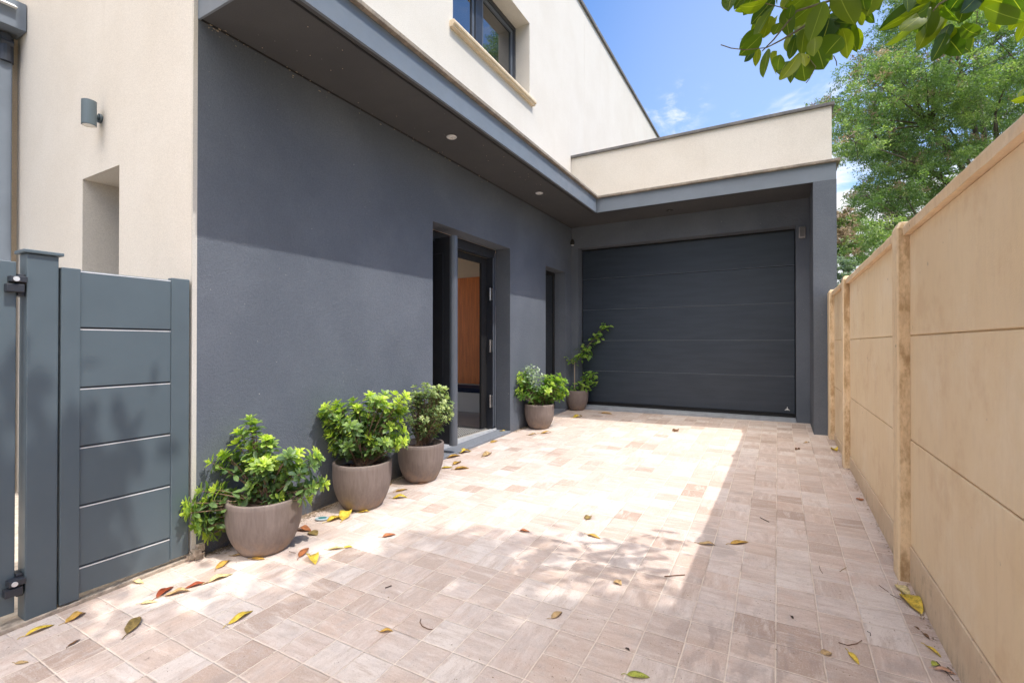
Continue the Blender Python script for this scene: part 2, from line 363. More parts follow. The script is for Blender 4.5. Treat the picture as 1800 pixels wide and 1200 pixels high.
def glass_mat():
    m, t, b = new_mat('window_glass'); b.inputs['Base Color'].default_value = (.01, .012, .014, 1)
    b.inputs['Roughness'].default_value = .02; b.inputs['IOR'].default_value = 1.9; b.inputs['Specular IOR Level'].default_value = 1.0
    return m
M['glass'] = glass_mat()
def slat_mat():
    m, t, b = new_mat('ribbed_door_panel'); v = objv(t); s = t.nodes.new('ShaderNodeSeparateXYZ'); t.links.new(v, s.inputs[0])
    k = mixc(t, mapr(t, noise(t, vm(t, 'MULTIPLY', v, (1, 1, 8)), 2, 5), .35, .65), (.020, .030, .046), (.027, .038, .056))
    t.links.new(k, b.inputs['Base Color']); b.inputs['Roughness'].default_value = .42
    rib = ma(t, 'ABSOLUTE', ma(t, 'SUBTRACT', ma(t, 'FRACT', ma(t, 'MULTIPLY', s.outputs[2], 110)), .5))
    bump(t, b, ma(t, 'ADD', rib, ma(t, 'MULTIPLY', noise(t, v, 500, 2), .5)), .25, .0012); return m
M['garage'] = slat_mat()
def pot_mat():
    m, t, b = new_mat('taupe_fibre_clay'); v = objv(t)
    k = mixc(t, mapr(t, noise(t, vm(t, 'MULTIPLY', v, (22, 22, 2.5)), 3, 6, .65), .3, .7), (.165, .128, .112), (.215, .170, .150))
    s = t.nodes.new('ShaderNodeSeparateXYZ'); t.links.new(v, s.inputs[0])
    k = mixc(t, ma(t, 'MULTIPLY', mapr(t, s.outputs[2], .0, .14, 1, 0), mapr(t, noise(t, v, 14, 6, .6), .42, .62, 0, .6)), k, (.33, .22, .14))
    k = mixc(t, mapr(t, noise(t, v, 5, 6, .65), .5, .75, 0, .4), k, (.29, .24, .215))
    t.links.new(k, b.inputs['Base Color']); b.inputs['Roughness'].default_value = .66
    bump(t, b, noise(t, vm(t, 'MULTIPLY', v, (60, 60, 12)), 4, 4, .6), .35, .002); return m
M['pot'] = pot_mat()
def soil_mat():
    m, t, b = new_mat('bark_mulch_soil'); v = objv(t)
    vo = t.nodes.new('ShaderNodeTexVoronoi'); vo.inputs['Scale'].default_value = 55; t.links.new(v, vo.inputs['Vector'])
    s = t.nodes.new('ShaderNodeSeparateColor'); t.links.new(vo.outputs['Color'], s.inputs[0])
    k = mixc(t, s.outputs[0], (.022, .013, .010), (.14, .055, .03)); t.links.new(k, b.inputs['Base Color']); b.inputs['Roughness'].default_value = .95
    bump(t, b, vo.outputs['Distance'], 1, .02); return m
M['soil'] = soil_mat()
def leaf_mat(name, dark, mid, bright, trans=.35, rough=.4, tc_=None, rib=0):
    """attribute 'tint' 0..1 : old inner leaf .. young tip leaf"""
    m = bpy.data.materials.new(name); m.use_nodes = True; t = m.node_tree; t.nodes.clear()
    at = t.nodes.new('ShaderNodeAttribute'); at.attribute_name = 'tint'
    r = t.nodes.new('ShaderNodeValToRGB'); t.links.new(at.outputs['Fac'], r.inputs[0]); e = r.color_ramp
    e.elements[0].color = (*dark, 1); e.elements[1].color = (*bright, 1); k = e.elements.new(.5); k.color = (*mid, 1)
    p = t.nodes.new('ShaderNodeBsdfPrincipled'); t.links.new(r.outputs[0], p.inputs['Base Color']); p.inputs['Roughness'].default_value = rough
    p.inputs['Specular IOR Level'].default_value = .45
    cc = r.outputs[0]
    if rib:
        aa = t.nodes.new('ShaderNodeAttribute'); aa.attribute_name = 'across'; cc = mixc(t, mapr(t, aa.outputs['Fac'], .05, .015, 0, rib), cc, (.36, .42, .12)); t.links.new(cc, p.inputs['Base Color'])
    tr = t.nodes.new('ShaderNodeBsdfTranslucent'); tcx = mixc(t, 1.0, cc, tc_ or (1.5, 1.7, .6), 'MULTIPLY'); t.links.new(tcx, tr.inputs[0])
    mx = t.nodes.new('ShaderNodeMixShader'); mx.inputs[0].default_value = trans
    t.links.new(p.outputs[0], mx.inputs[1]); t.links.new(tr.outputs[0], mx.inputs[2])
    o = t.nodes.new('ShaderNodeOutputMaterial'); t.links.new(mx.outputs[0], o.inputs[0]); return m
M['shrub'] = leaf_mat('shrub_leaf', (.09, .15, .085), (.22, .34, .10), (.58, .68, .12), rib=.35)
M['fineleaf'] = leaf_mat('fine_shrub_leaf', (.09, .15, .08), (.23, .31, .13), (.52, .58, .28))
M['lime'] = leaf_mat('lime_leaf', (.08, .17, .045), (.20, .35, .06), (.48, .60, .12), rib=.3)
M['whiteleaf'] = leaf_mat('pale_leaf', (.13, .22, .12), (.30, .40, .26), (.66, .74, .60), .25)
M['bigleaf'] = leaf_mat('broad_leaf', (.014, .045, .010), (.065, .115, .010), (.17, .22, .012), .55, .42, (3.0, 2.8, .5), rib=.5)
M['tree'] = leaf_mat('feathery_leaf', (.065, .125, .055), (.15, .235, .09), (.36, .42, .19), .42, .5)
M['tree_brown'] = leaf_mat('seed_pod', (.20, .15, .09), (.34, .26, .16), (.48, .38, .27), .3, .6, (1.2, 1.1, .9))
M['bush'] = leaf_mat('greygreen_leaf', (.10, .15, .11), (.19, .26, .19), (.34, .40, .30), .3, .5)

# ------------------------------------------------------------------ foliage builders
def frames(D, Nn):
    D = D / np.linalg.norm(D, axis=1, keepdims=True)
    S = np.cross(D, Nn); S /= (np.linalg.norm(S, axis=1, keepdims=True) + 1e-9); U = np.cross(S, D); return D, S, U
def leaf_mesh(name, P, D, Nn, L, W, tint, mat, parent=None, fold=.25, curl=.15, shape=0, **k):
    """P base points, D directions, Nn up-ish normals. shape 0 obovate, 1 broad pointed, 2 one small quad, 3 broad with a fine outline"""
    n = len(P); D, S, U = frames(D, Nn); L = L[:, None]; W = W[:, None]
    if shape == 2:
        V = np.stack([P, P + D * L * .5 + S * W * .5, P + D * L, P + D * L * .5 - S * W * .5], 1).reshape(-1, 3)
        nv = 4; tri = np.array([[0, 1, 2, 3]]); acr = None
    else:
        ts, ws = {0: ((.15, .42, .68, .88), (.28, .80, 1.0, .62)), 1: ((.14, .36, .64, .86), (.56, 1.0, .92, .44)),
                  3: ((.05, .13, .24, .37, .50, .63, .75, .85, .92, .965), (.25, .55, .82, .97, 1.0, .94, .80, .58, .34, .15))}[shape]
        cols_ = [P]; acr = [0]
        bend = rng.normal(size=(n, 1)) * .10
        for t_, w_ in zip(ts, ws):
            c = P + D * L * t_ - U * L * curl * t_ * t_ + S * L * bend * t_ * t_
            rise = U * W * fold * w_
            cols_ += [c, c + S * W * .5 * w_ + rise, c - S * W * .5 * w_ + rise]; acr += [0, 1, 1]
        cols_.append(P + D * L - U * L * curl + S * L * bend); acr.append(0)
        V = np.stack(cols_, 1).reshape(-1, 3); nv = len(acr); m_ = len(ts); T = [(0, 2, 1), (0, 1, 3)]
        T = [(0, 1, 2), (0, 3, 1)]
        for q in range(m_ - 1):
            a, b = 1 + 3 * q, 4 + 3 * q
            T += [(a, b, a + 1), (b, b + 1, a + 1), (a, a + 2, b), (b, a + 2, b + 2)]
        e = 1 + 3 * (m_ - 1); T += [(e, nv - 1, e + 1), (e, e + 2, nv - 1)]
        tri = np.array(T)
    F = (tri[None] + (np.arange(n) * nv)[:, None, None]).reshape(-1, tri.shape[1])
    me = bpy.data.meshes.new(name); me.vertices.add(len(V)); me.vertices.foreach_set('co', V.astype(np.float32).ravel())
    k_ = tri.shape[1]; me.loops.add(F.size); me.loops.foreach_set('vertex_index', F.astype(np.int32).ravel())
    me.polygons.add(len(F)); me.polygons.foreach_set('loop_start', np.arange(0, F.size, k_, dtype=np.int32)); me.polygons.foreach_set('loop_total', np.full(len(F), k_, dtype=np.int32))
    me.update(calc_edges=True)
    at = me.attributes.new('tint', 'FLOAT', 'POINT'); at.data.foreach_set('value', np.repeat(np.clip(tint, 0, 1), nv).astype(np.float32))
    if shape != 2:
        me.polygons.foreach_set('use_smooth', [True] * len(me.polygons))
        ac = me.attributes.new('across', 'FLOAT', 'POINT'); ac.data.foreach_set('value', np.tile(acr, n).astype(np.float32))
    me.materials.append(mat); o = bpy.data.objects.new(name, me); col.objects.link(o)
    if parent: o.parent = parent
    return tag(o, **k)
def unit(n): v = rng.normal(size=(n, 3)); return v / np.linalg.norm(v, axis=1, keepdims=True)

# ------------------------------------------------------------------ the ground
m = MB(); nx, ny = 2, 2
m.add([(-400, -400, -.42), (400, -400, -.42), (400, 600, -.42), (-400, 600, -.42)], [(0, 1, 2, 3)])
def grassy():
    mm, t, b = new_mat('dry_lawn'); v = objv(t)
    k = mixc(t, mapr(t, noise(t, v, .8, 8, .7), .4, .6), (.07, .10, .035), (.16, .13, .07)); t.links.new(k, b.inputs['Base Color']); b.inputs['Roughness'].default_value = 1; return mm
m.build('ground', grassy(), kind='structure')
m = MB(); x0, x1, y0, y1 = -2.86, .60, -7, 7.05
P = [(x0, y0), (x1, y0), (x1, y1), (x0, y1)]
m.add([(x, y, G(x, y)) for x, y in P] + [(x, y, -.5) for x, y in P], [(0, 1, 2, 3), (0, 4, 5, 1), (1, 5, 6, 2), (2, 6, 7, 3), (3, 7, 4, 0)])
m.build('driveway', M['paving'], kind='structure')
# yard behind the gate
m = MB(); m.box(-9, -2.875, -7, 1.41, -.4, 0, lambda x, y: G(x, y) - .01 if False else 0)
m.build('yard', simple('gravel_yard', (.45, .40, .34), .95, 0, .3, 20), kind='structure')
# far hill
hm = MB(); V = []; F = []; n = 60
for i in range(n + 1):
    a = -.2 + 1.6 * i / n; x = 420 * math.sin(a); y = 420 * math.cos(a)
    h = 26 + 9 * math.sin(a * 5) + 5 * math.sin(a * 13 + 1) + 2 * math.sin(a * 31)
    V += [(x * .8, y * .8, -1), (x, y, h), (x * 1.3, y * 1.3, -1)]
for i in range(n):
    for j in (0, 1): F.append((i * 3 + j, i * 3 + 3 + j, i * 3 + 4 + j, i * 3 + 1 + j))
hm.add(V, F); hm.build('hills', simple('wooded_hill', (.09, .13, .12), 1, 0, .3, .05), kind='structure', smooth=True)

# ------------------------------------------------------------------ the house
XW, YC, YG, YFA, XFA, ZS = -2.79, 1.434, 6.875, 6.194, -2.145, 3.0
XP0, XP1 = .346, .562
house = empty('house', (-4, 4, 0), label='modern two-storey house with dark grey ground floor, cream upper storey and flat canopy', cat='house')
def hp(mb, name, mat, **k):
    o = mb.build(name, mat, **k); o.parent = house; o.matrix_parent_inverse = Matrix.Translation((4, -4, 0)); return o
HOLE_D = (3.482, 4.942, -.3, 2.343); HOLE_W = (5.938, 6.627, -.3, 2.285)
hp(holed(YC, YG + .2, -.3, ZS + .1, [HOLE_D, HOLE_W], XW - .20, XW, 'X'), 'grey_wall', M['grey'])
# cream end wall with its slot niche, and the pale edge strip beside the grey render
NX0, NX1, NZ0, NZ1 = -4.188, -3.646, 1.0, 2.339
hp(holed(-5.44, XW - .20, -.4, 6.74, [(NX0, NX1, NZ0, NZ1)], 1.41, 1.72, 'Y'), 'cream_wall', M['cream'])
m = MB(); m.box(XW - .012, XW + .001, 1.4095, 1.4335, .07, 3.168); hp(m, 'edge_strip', M['cream_side'])
m = MB(); m.box(XW - .1999, XW - .0125, 1.41, 1.4335, -.4, 3.1699); hp(m, 'wall_end', M['cream'])
m = MB()   # broken render foot of the strip
for i in range(26):
    a = random.random(); s = .006 + .014 * random.random()
    x = XW - .05 + .075 * random.random(); y = 1.40 + .055 * random.random(); z = G(x, y) + .005 + .08 * random.random() ** 2
    m.box(x - s, x + s, y - s, y + s, z - s, z + s)
m.box(XW - .2, XW - .012, 1.405, 1.44, -.1, .075)
hp(m, 'crumbled_footing', M['kerb'])
m = MB(); m.box(NX0 - .02, NX1 + .02, 1.735, 1.75, NZ0 - .02, NZ1 + .02); nb = hp(m, 'niche_window', M['dark_metal'])
# upper long wall
WH = (3.791, 5.455, 4.372, 5.35)
up = holed(1.41, 20, ZS + .17, 6.74, [WH], XW - .21, XW, 'X')
hp(up, 'upper_wall', M['cream'])
m = MB(); m.box(XW - .35, XW + .035, 1.37, 20.05, 6.742, 6.80); m.box(-5.5, XW - .36, 1.37, 1.75, 6.742, 6.80); hp(m, 'roof_coping', M['dark_coping'], bevel=.004)
m = MB(); m.box(-6.8, XW - .22, 1.74, 20, 6.5, 6.70); hp(m, 'roof', M['coping'])
hp(holed(1.75, 20, -.3, 6.5, [(2.72, 6.44, .18, 2.74)], -6.8, -6.65, 'X'), 'rear_wall', M['cream'])  # unseen opening added to let daylight into the hall
m = MB(); m.box(-6.64, XW - .22, 19.8, 20, -.3, 6.5); hp(m, 'rear_end_wall', M['cream'])
m = MB(); m.box(-6.64, XW - .23, 1.8, 19.7, 2.80, 2.95); hp(m, 'upper_floor_slab', M['plaster'])
m = MB(); m.box(XW - .001, XW + .0012, 7.45, 7.455, 4.13, 6.72); hp(m, 'render_joint', simple('joint_shade', (.70, .65, .58), .9))

# upper window : frame, two panes, mullion, stone sill
wx = XW - .205
m = MB()
m.box(wx - .07, wx, WH[0], WH[1], WH[2], WH[2] + .055); m.box(wx - .07, wx, WH[0], WH[1], WH[3] - .06, WH[3])
m.box(wx - .07, wx, WH[0], WH[0] + .06, WH[2] + .055, WH[3] - .06); m.box(wx - .07, wx, WH[1] - .06, WH[1], WH[2] + .055, WH[3] - .06)
m.box(wx - .07, wx + .004, 4.50, 4.64, WH[2] + .055, WH[3] - .06)
wfr = hp(m, 'window', M['dark_metal'], bevel=.004)
m = MB()
for a, b_ in ((WH[0] + .06, 4.50), (4.64, WH[1] - .06)):
    m.box(wx - .05, wx - .012, a, b_, WH[2] + .055, WH[2] + .10); m.box(wx - .05, wx - .012, a, b_, WH[3] - .105, WH[3] - .06)
    m.box(wx - .05, wx - .012, a, a + .045, WH[2] + .10, WH[3] - .105); m.box(wx - .05, wx - .012, b_ - .045, b_, WH[2] + .10, WH[3] - .105)
o = m.build('sash', M['leaf_metal'], bevel=.003); o.parent = wfr
for a, b_ in ((WH[0] + .105, 4.455), (4.685, WH[1] - .105)):
    m = MB(); m.box(wx - .045, wx - .03, a, b_, WH[2] + .10, WH[3] - .105); o = m.build('pane', M['glass']); o.parent = wfr
m = MB()
prof = [(-.21, 4.30), (.045, 4.30), (.045, 4.318), (.062, 4.322), (.066, 4.345), (.052, 4.366), (-.21, 4.3735)]
ya, yb = 3.737, 5.535
m.add([(XW + a, ya, z) for a, z in prof] + [(XW + a, yb, z) for a, z in prof], [tuple(range(7))[::-1], tuple(range(7, 14))] + [(i, (i + 1) % 7, 7 + (i + 1) % 7, 7 + i) for i in range(7)])
o = m.build('window_sill', M['stone_sill'], bevel=.003); o.parent = wfr

# canopy : L of soffit, fascia and coping
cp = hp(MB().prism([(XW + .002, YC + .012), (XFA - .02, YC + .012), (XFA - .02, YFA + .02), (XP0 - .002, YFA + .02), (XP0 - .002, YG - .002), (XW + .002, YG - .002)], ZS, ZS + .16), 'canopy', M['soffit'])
m = MB()
m.box(XFA - .02, XFA, YC, YFA, ZS - .010, 3.174); m.box(XW, XFA - .02, YC - .0, YC + .012, ZS - .006, 3.174)
m.box(XFA, XP1 - .002, YFA, YFA + .02, ZS - .010, 3.174)
o = m.build('fascia', M['fascia']); o.parent = cp; o.matrix_parent_inverse = cp.matrix_world.inverted()
m = MB(); m.box(XFA - .075, XFA - .060, YC + .02, YFA + .06, ZS - .0035, ZS + .01); m.box(XFA - .05, XP0 - .01, YFA + .06, YFA + .072, ZS - .0035, ZS + .01)
m.box(XW + .001, XW + .012, YC + .01, YG - .01, ZS - .0045, ZS + .01)
o = m.build('shade_strip', M['black']); o.parent = cp  # black strips laid on the soffit as the shade of its gaps
m = MB()
m.box(XW + .002, XFA + .035, YC - .02, YFA - .034, 3.176, 3.206); m.box(XW + .002, XP1 + .032, YFA - .034, YG - .003, 3.176, 3.206)
o = m.build('canopy_coping', M['coping'], bevel=.004); o.parent = cp
# cobweb dust along the soffit joint
m = MB()
for i in range(60):
    y = YC + .05 + (random.random() ** 2.2) * 3.0; s = .001 + .0022 * random.random()
    x = XW + .004 + .03 * random.random() ** 2; z = ZS - .006 - .05 * random.random() ** 3
    m.box(x, x + s, y, y + s * (2 + 4 * random.random()), z, z + s)
for i in range(24):
    y = 1.6 + 4 * random.random(); x = XW + .05 + .5 * random.random(); m.box(x, x + .003, y, y + .004, ZS - .0025, ZS + .001)
o = m.build('cobweb_dust', simple('dusty_cobweb', (.55, .45, .33), .9), kind='stuff'); o.parent = cp

# garage: pillar, front wall, parapet, sides
m = MB(); m.box(XP0, XP1, YFA + .021, 13, -.3, 3.172); hp(m, 'pillar', M['grey'])
m = MB(); m.box(XP0, XP1, YFA + .0005, YFA + .0205, -.3, ZS - .011); o = hp(m, 'pillar_face', M['grey'])
hp(holed(XW, XP0, -.3, 3.05, [(-2.681, .20, -.4, 2.676)], YG, YG + .235, 'Y'), 'garage_wall', M['grey'])
hp(holed(XW, XP1 + .015, 3.2065, 4.078, [], YG, YG + .18, 'Y'), 'parapet', M['cream'])
m = MB(); m.box(XP1 - .18, XP1 + .0145, YG + .18, 13, 3.174, 4.077); m.box(XP1 - .17, XP1, 6.9, 13, 3.0, 3.174); hp(m, 'parapet_return', M['cream'])
m = MB(); m.box(XW + .001, XP1 + .045, YG - .03, YG + .21, 4.079, 4.118); m.box(XP1 - .2, XP1 + .045, YG + .21, 13.03, 4.079, 4.118); hp(m, 'parapet_coping', M['dark_coping'], bevel=.004)
m = MB(); m.box(XW - .1, XP1 - .19, YG + .24, 13, 3.0, 3.19); m.box(XW - .1, XP1, 12.9, 13.0, -.3, 3.2); hp(m, 'garage_roof', M['coping'])
# garage door
YD = YG + .165
gdo = empty('garage_door', (-1.24, YD, .27)); gdo.parent = house; gdo.matrix_parent_inverse = Matrix.Translation((4, -4, 0))
zj = [.315, .787, 1.252, 1.728, 2.206, 2.652]
for i in range(5):
    m = MB(); a, b_ = zj[i] + .002, zj[i + 1] - .002
    m.box(-2.665 + 1.24, .192 + 1.24, 0, .045, a - .27, b_ - .27); o = m.build('panel', M['garage'], gdo, bevel=.004)
    if i: MB().box(-2.663 + 1.24, .190 + 1.24, -.0012, .004, a - .27 + .001, a - .27 + .0042).build('panel_highlight', M['fascia']).parent = o  # lighter strip drawn as the thin highlight at each panel seam
m = MB(); m.box(-2.665 + 1.24, .192 + 1.24, .02, .07, -.03, .043); m.box(-2.68 + 1.24, .199 + 1.24, .045, .06, .04, 2.405); m.box(-2.68 + 1.24, .199 + 1.24, .02, .05, 2.386, 2.405)
m.build('rubber_seal', M['black'], gdo)
# small white emblem low on the right of the door (three leaning strokes on a bar)
ex, ez = 1.345, .083
m = MB()
def stroke(x0_, z0_, x1_, z1_, wd_=.0075):
    d = Vector((x1_ - x0_, 0, z1_ - z0_)).normalized(); nrm = Vector((-d.z, 0, d.x)) * wd_ / 2
    a = Vector((ex + x0_, -.002, ez + z0_)); c = Vector((ex + x1_, -.002, ez + z1_))
    m.add([a - nrm, c - nrm, c + nrm, a + nrm, (a - nrm) + Vector((0, .003, 0)), (c - nrm) + Vector((0, .003, 0)), (c + nrm) + Vector((0, .003, 0)), (a + nrm) + Vector((0, .003, 0))], [(0, 1, 2, 3), (0, 4, 5, 1), (1, 5, 6, 2), (2, 6, 7, 3), (3, 7, 4, 0)])
stroke(-.026, .0, -.006, .020); stroke(-.004, .004, .002, .045); stroke(.003, .024, .028, .0); stroke(-.012, .006, .014, .012); stroke(.004, .018, .010, .0)
m.build('emblem', M['white'], gdo)
m = MB(); m.box(-2.682, .2005, YG - .012, YG + .30, -.1, .262); hp(m, 'garage_sill', M['sill'], bevel=.006)
# siren box and small dome camera on the garage wall
sb = empty('siren_box', (.269, YG, 2.579), label='small grey louvred siren box mounted beside the top right of the garage door', cat='siren')
m = MB(); m.box(-.036, .036, -.035, -.001, -.072, .072); m.build('housing', M['white'] if False else simple('taupe_plastic', (.30, .28, .27), .5), sb, bevel=.01)
m = MB()
for i in range(9): z = -.048 + i * .0125; m.box(-.026, .026, -.037, -.034, z, z + .006)
m.build('louvre', M['black'], sb)
dc = empty('corner_sensor', (XW + .03, YG - .03, 2.765), label='small dark motion sensor fixed in the corner left of the garage door', cat='sensor')
m = MB(); m.lathe([(.001, .055), (.016, .05), (.03, .02), (.034, -.01), (.026, -.035), (.001, -.05)], 20); m.build('sensor_body', M['black'], dc, smooth=True)
m = MB(); m.lathe([(.028, -.034), (.022, -.046), (.014, -.05)], 20, cap=False); m.build('rim', M['steel'], dc, smooth=True)
# recessed ceiling spots
for (x, y), lab in (((-2.468, 3.338), 'white perforated round spotlight in the canopy soffit, nearest the camera'), ((-2.475, 5.091), 'white round spotlight in the canopy soffit above the slot window, second from the camera'), ((-1.263, 6.60), 'dark open round spotlight in the soffit over the garage door')):
    t_ = empty('ceiling_spot', (x, y, ZS), label=lab, cat='spotlight', group='round spotlights in the canopy soffit')
    dark = 'dark' in lab
    m = MB(); m.lathe([(.030, -.001), (.030, -.007), (.041, -.007), (.046, -.001)], 28, cap=False); m.build('trim_ring', M['alu'] if not dark else M['black'], t_, smooth=True)
    m = MB(); m.lathe([(.0, -.006), (.029, -.006)], 28, cap=False); m.build('diffuser', M['white'] if not dark else M['black'], t_)
    m = MB()
    for i in range(10):
        a = i * 2.4; r = .004 + .0022 * i; m.box(r * math.cos(a) - .0014, r * math.cos(a) + .0014, r * math.sin(a) - .0014, r * math.sin(a) + .0014, -.0075, -.0062)
    m.build('grille', M['dark_metal'] if not dark else M['alu'], t_)

# entry: frame, pivot leaf, hinges, threshold
ed = empty('entrance_door', (XW - .2, 4.2, .2)); ed.parent = house; ed.matrix_parent_inverse = Matrix.Translation((4, -4, 0))
def ep(mb, name, mat, par=ed, **k):
    o = mb.build(name, mat, **k); o.parent = par; o.matrix_parent_inverse = Matrix.Translation((-(XW - .2), -4.2, -.2)) if par is ed else Matrix.Identity(4); return o
fx0, fx1 = XW - .275, XW - .203
m = MB(); m.box(fx0, fx1, 3.484, 4.940, 2.235, 2.341); m.box(fx0, fx1, 4.868, 4.940, .16, 2.234); m.box(fx0, fx1, 3.484, 3.56, .16, 2.234)
m.box(fx0 - .02, fx1 + .012, 4.852, 4.866, .16, 2.234); ep(m, 'door_frame', M['dark_metal'], bevel=.003)
m = MB(); m.box(fx1 - .02, fx1 + .0125, 4.868, 4.885, .21, 2.234); m.box(fx1 - .02, fx1 + .0125, 4.905, 4.925, .21, 2.30); ep(m, 'frame_trim', M['leaf_metal'])
m = MB(); m.box(fx0 - .03, fx0 - .001, 4.74, 4.862, .205, 2.234); m.box(fx0 - .05, fx0 + .01, 3.56, 3.775, .205, 2.234); m.box(fx0 - .03, fx0 - .002, 3.56, 4.74, 2.16, 2.234); ep(m, 'side_panel', M['black'])
leafo = MB(); leafo.box(-3.88, -2.80, 3.775, 3.845, .215, 2.262); lf = ep(leafo, 'door_leaf', M['door_face'], bevel=.004)
m = MB(); m.tube([(-2.795, 3.812, .205), (-2.795, 3.812, 2.268)], .042, 20); o = m.build('rounded_edge', M['leaf_metal'], smooth=False); o.parent = ed; o.matrix_parent_inverse = Matrix.Translation((-(XW - .2), -4.2, -.2))
m = MB()
for a, b_, c, d in ((-3.75, -2.90, .34, .352), (-3.75, -2.90, 2.10, 2.112)): m.box(a, b_, 3.770, 3.776, c, d)
m.box(-2.905, -2.893, 3.770, 3.776, .352, 2.10); ep(m, 'moulding', M['dark_metal'])
for z in (.52, 1.18, 1.80):
    m = MB(); m.tube([(fx0 + .055, 4.842, z - .075), (fx0 + .055, 4.842, z + .075)], .011, 12); m.box(fx0 + .05, fx0 + .085, 4.838, 4.852, z - .07, z + .07); ep(m, 'hinge', M['steel'])
m = MB(); m.box(XW - .225, XW - .185, 3.486, 4.938, .10, .186); ep(m, 'threshold_strip', M['alu'], bevel=.004)
m = MB(); m.box(XW - .186, XW + .010, 3.486, 4.938, -.2, .026, lambda x, y: G(x, y)); hp(m, 'door_step', M['step'], bevel=.004)
# slot window beside the door
m = MB(); m.box(XW - .235, XW - .202, 5.94, 6.625, .15, 2.283); sw = hp(m, 'slot_window', M['dark_metal'])
m = MB(); m.box(XW - .203, XW - .17, 5.94, 5.985, .19, 2.283); m.box(XW - .203, XW - .17, 6.06, 6.085, .19, 2.283); m.box(XW - .203, XW - .17, 6.58, 6.625, .19, 2.283); m.box(XW - .203, XW - .17, 5.985, 6.58, 2.23, 2.283)
o = m.build('window_frame', M['black'], bevel=.003); o.parent = sw
m = MB(); m.box(XW - .190, XW - .182, 6.085, 6.58, .19, 2.23); o = m.build('pane', M['glass']); o.parent = sw
m = MB(); m.box(XW - .171, XW - .155, 6.00, 6.03, 1.12, 1.28); o = m.build('handle', M['steel'], bevel=.004); o.parent = sw
m = MB(); m.box(XW - .202, XW + .006, 5.94, 6.625, -.2, .03, lambda x, y: G(x, y)); hp(m, 'slot_step', M['step'], bevel=.004)

# hall inside the open door
m = MB(); m.box(-6.64, XW - .226, 2.6, 6.6, .0, .178); hp(m, 'hall_floor', M['floor_in'])
hp(MB().box(-6.64, XW - .24, 6.46, 6.6, .178, 2.8), 'hall_wall', M['plaster']); hp(MB().box(-6.64, XW - .24, 2.6, 2.7, .178, 2.8), 'hall_wall', M['plaster'])
hp(MB().box(-6.4, -3.1, 6.43, 6.459, .56, 2.29), 'wood_panelling', M['wood'])
bn = empty('hall_bench', (-5, 6.2, .179), label='white boxed bench with navy seat cushion inside the open doorway', cat='bench')
MB().box(-1.5, 1.75, -.25, .225, 0, .29).build('bench_box', M['bench'], bn, bevel=.003)
MB().box(-1.5, 1.75, -.26, .225, .291, .36).build('seat_cushion', M['cushion'], bn, bevel=.02)
MB().box(-4.05, -3.06, 3.87, 4.86, .179, .190).build('doormat', M['mat'], label='grey doormat with diamond pattern just inside the open door', cat='doormat')

# ------------------------------------------------------------------ left wing beyond the gate: shutter, overhead box, wall lamp
m = MB(); m.box(-5.75, -5.44, -6, 1.41, -.4, 6.7); hp(m, 'side_wing_wall', stucco('tan_render', (.72, .58, .42), (.66, .52, .36), 210, .5, .003, .1))
m = MB(); m.box(-5.438, -5.36, -2.5, 1.362, .02, 3.66); sh = hp(m, 'rolling_shutter', M['fascia'], bevel=.01)
m = MB(); m.tube([(-5.375, 1.32, 3.45), (-5.375, 1.32, 3.66)], .05, 16); m.tube([(-5.35, 1.285, 3.6), (-5.35, 1.36, 3.6)], .03, 12); o = m.build('shutter_guide', M['dark_metal']); o.parent = sh
m = MB(); m.box(-5.438, -5.228, -2.6, 1.405, 3.69, 3.908); bxo = hp(m, 'shutter_box', M['fascia'], bevel=.003)
m = MB(); pa = [(-.0, 1.20, 3.835), (.045, 1.20, 3.832), (.045, 1.345, 3.832), (0, 1.345, 3.835), (0, 1.20, 3.85), (.03, 1.22, 3.85), (.03, 1.325, 3.85), (0, 1.345, 3.85)]
m.add([(-5.228 + a, b_, c) for a, b_, c in pa], [(0, 3, 2, 1), (4, 5, 6, 7), (0, 1, 5, 4), (1, 2, 6, 5), (2, 3, 7, 6)]); o = m.build('spout', M['white']); o.parent = bxo
wl = empty('wall_lamp', (-3.905, 1.41, 2.70), label='grey cylindrical up-and-down wall lamp on the cream wall above the slot niche', cat='wall lamp')
m = MB(); m.lathe([(.034, -.080), (.039, -.078), (.039, .078), (.035, .080), (.033, .072), (.0, .070)], 28, (.03, -.075, -.01), cap=False); m.build('lamp_shade', M['blue_grey'], wl, smooth=False)
m = MB(); m.lathe([(.0, -.075), (.033, -.075), (.034, -.081)], 28, (.03, -.075, -.01), cap=False); m.build('lens', M['white'], wl)
m = MB(); m.tube([(0, -.001, -.01), (0, -.016, -.01)], .030, 24); m.tube([(0, -.014, -.01), (.015, -.04, -.01)], .014, 12); m.build('wall_mount', M['blue_grey'], wl)

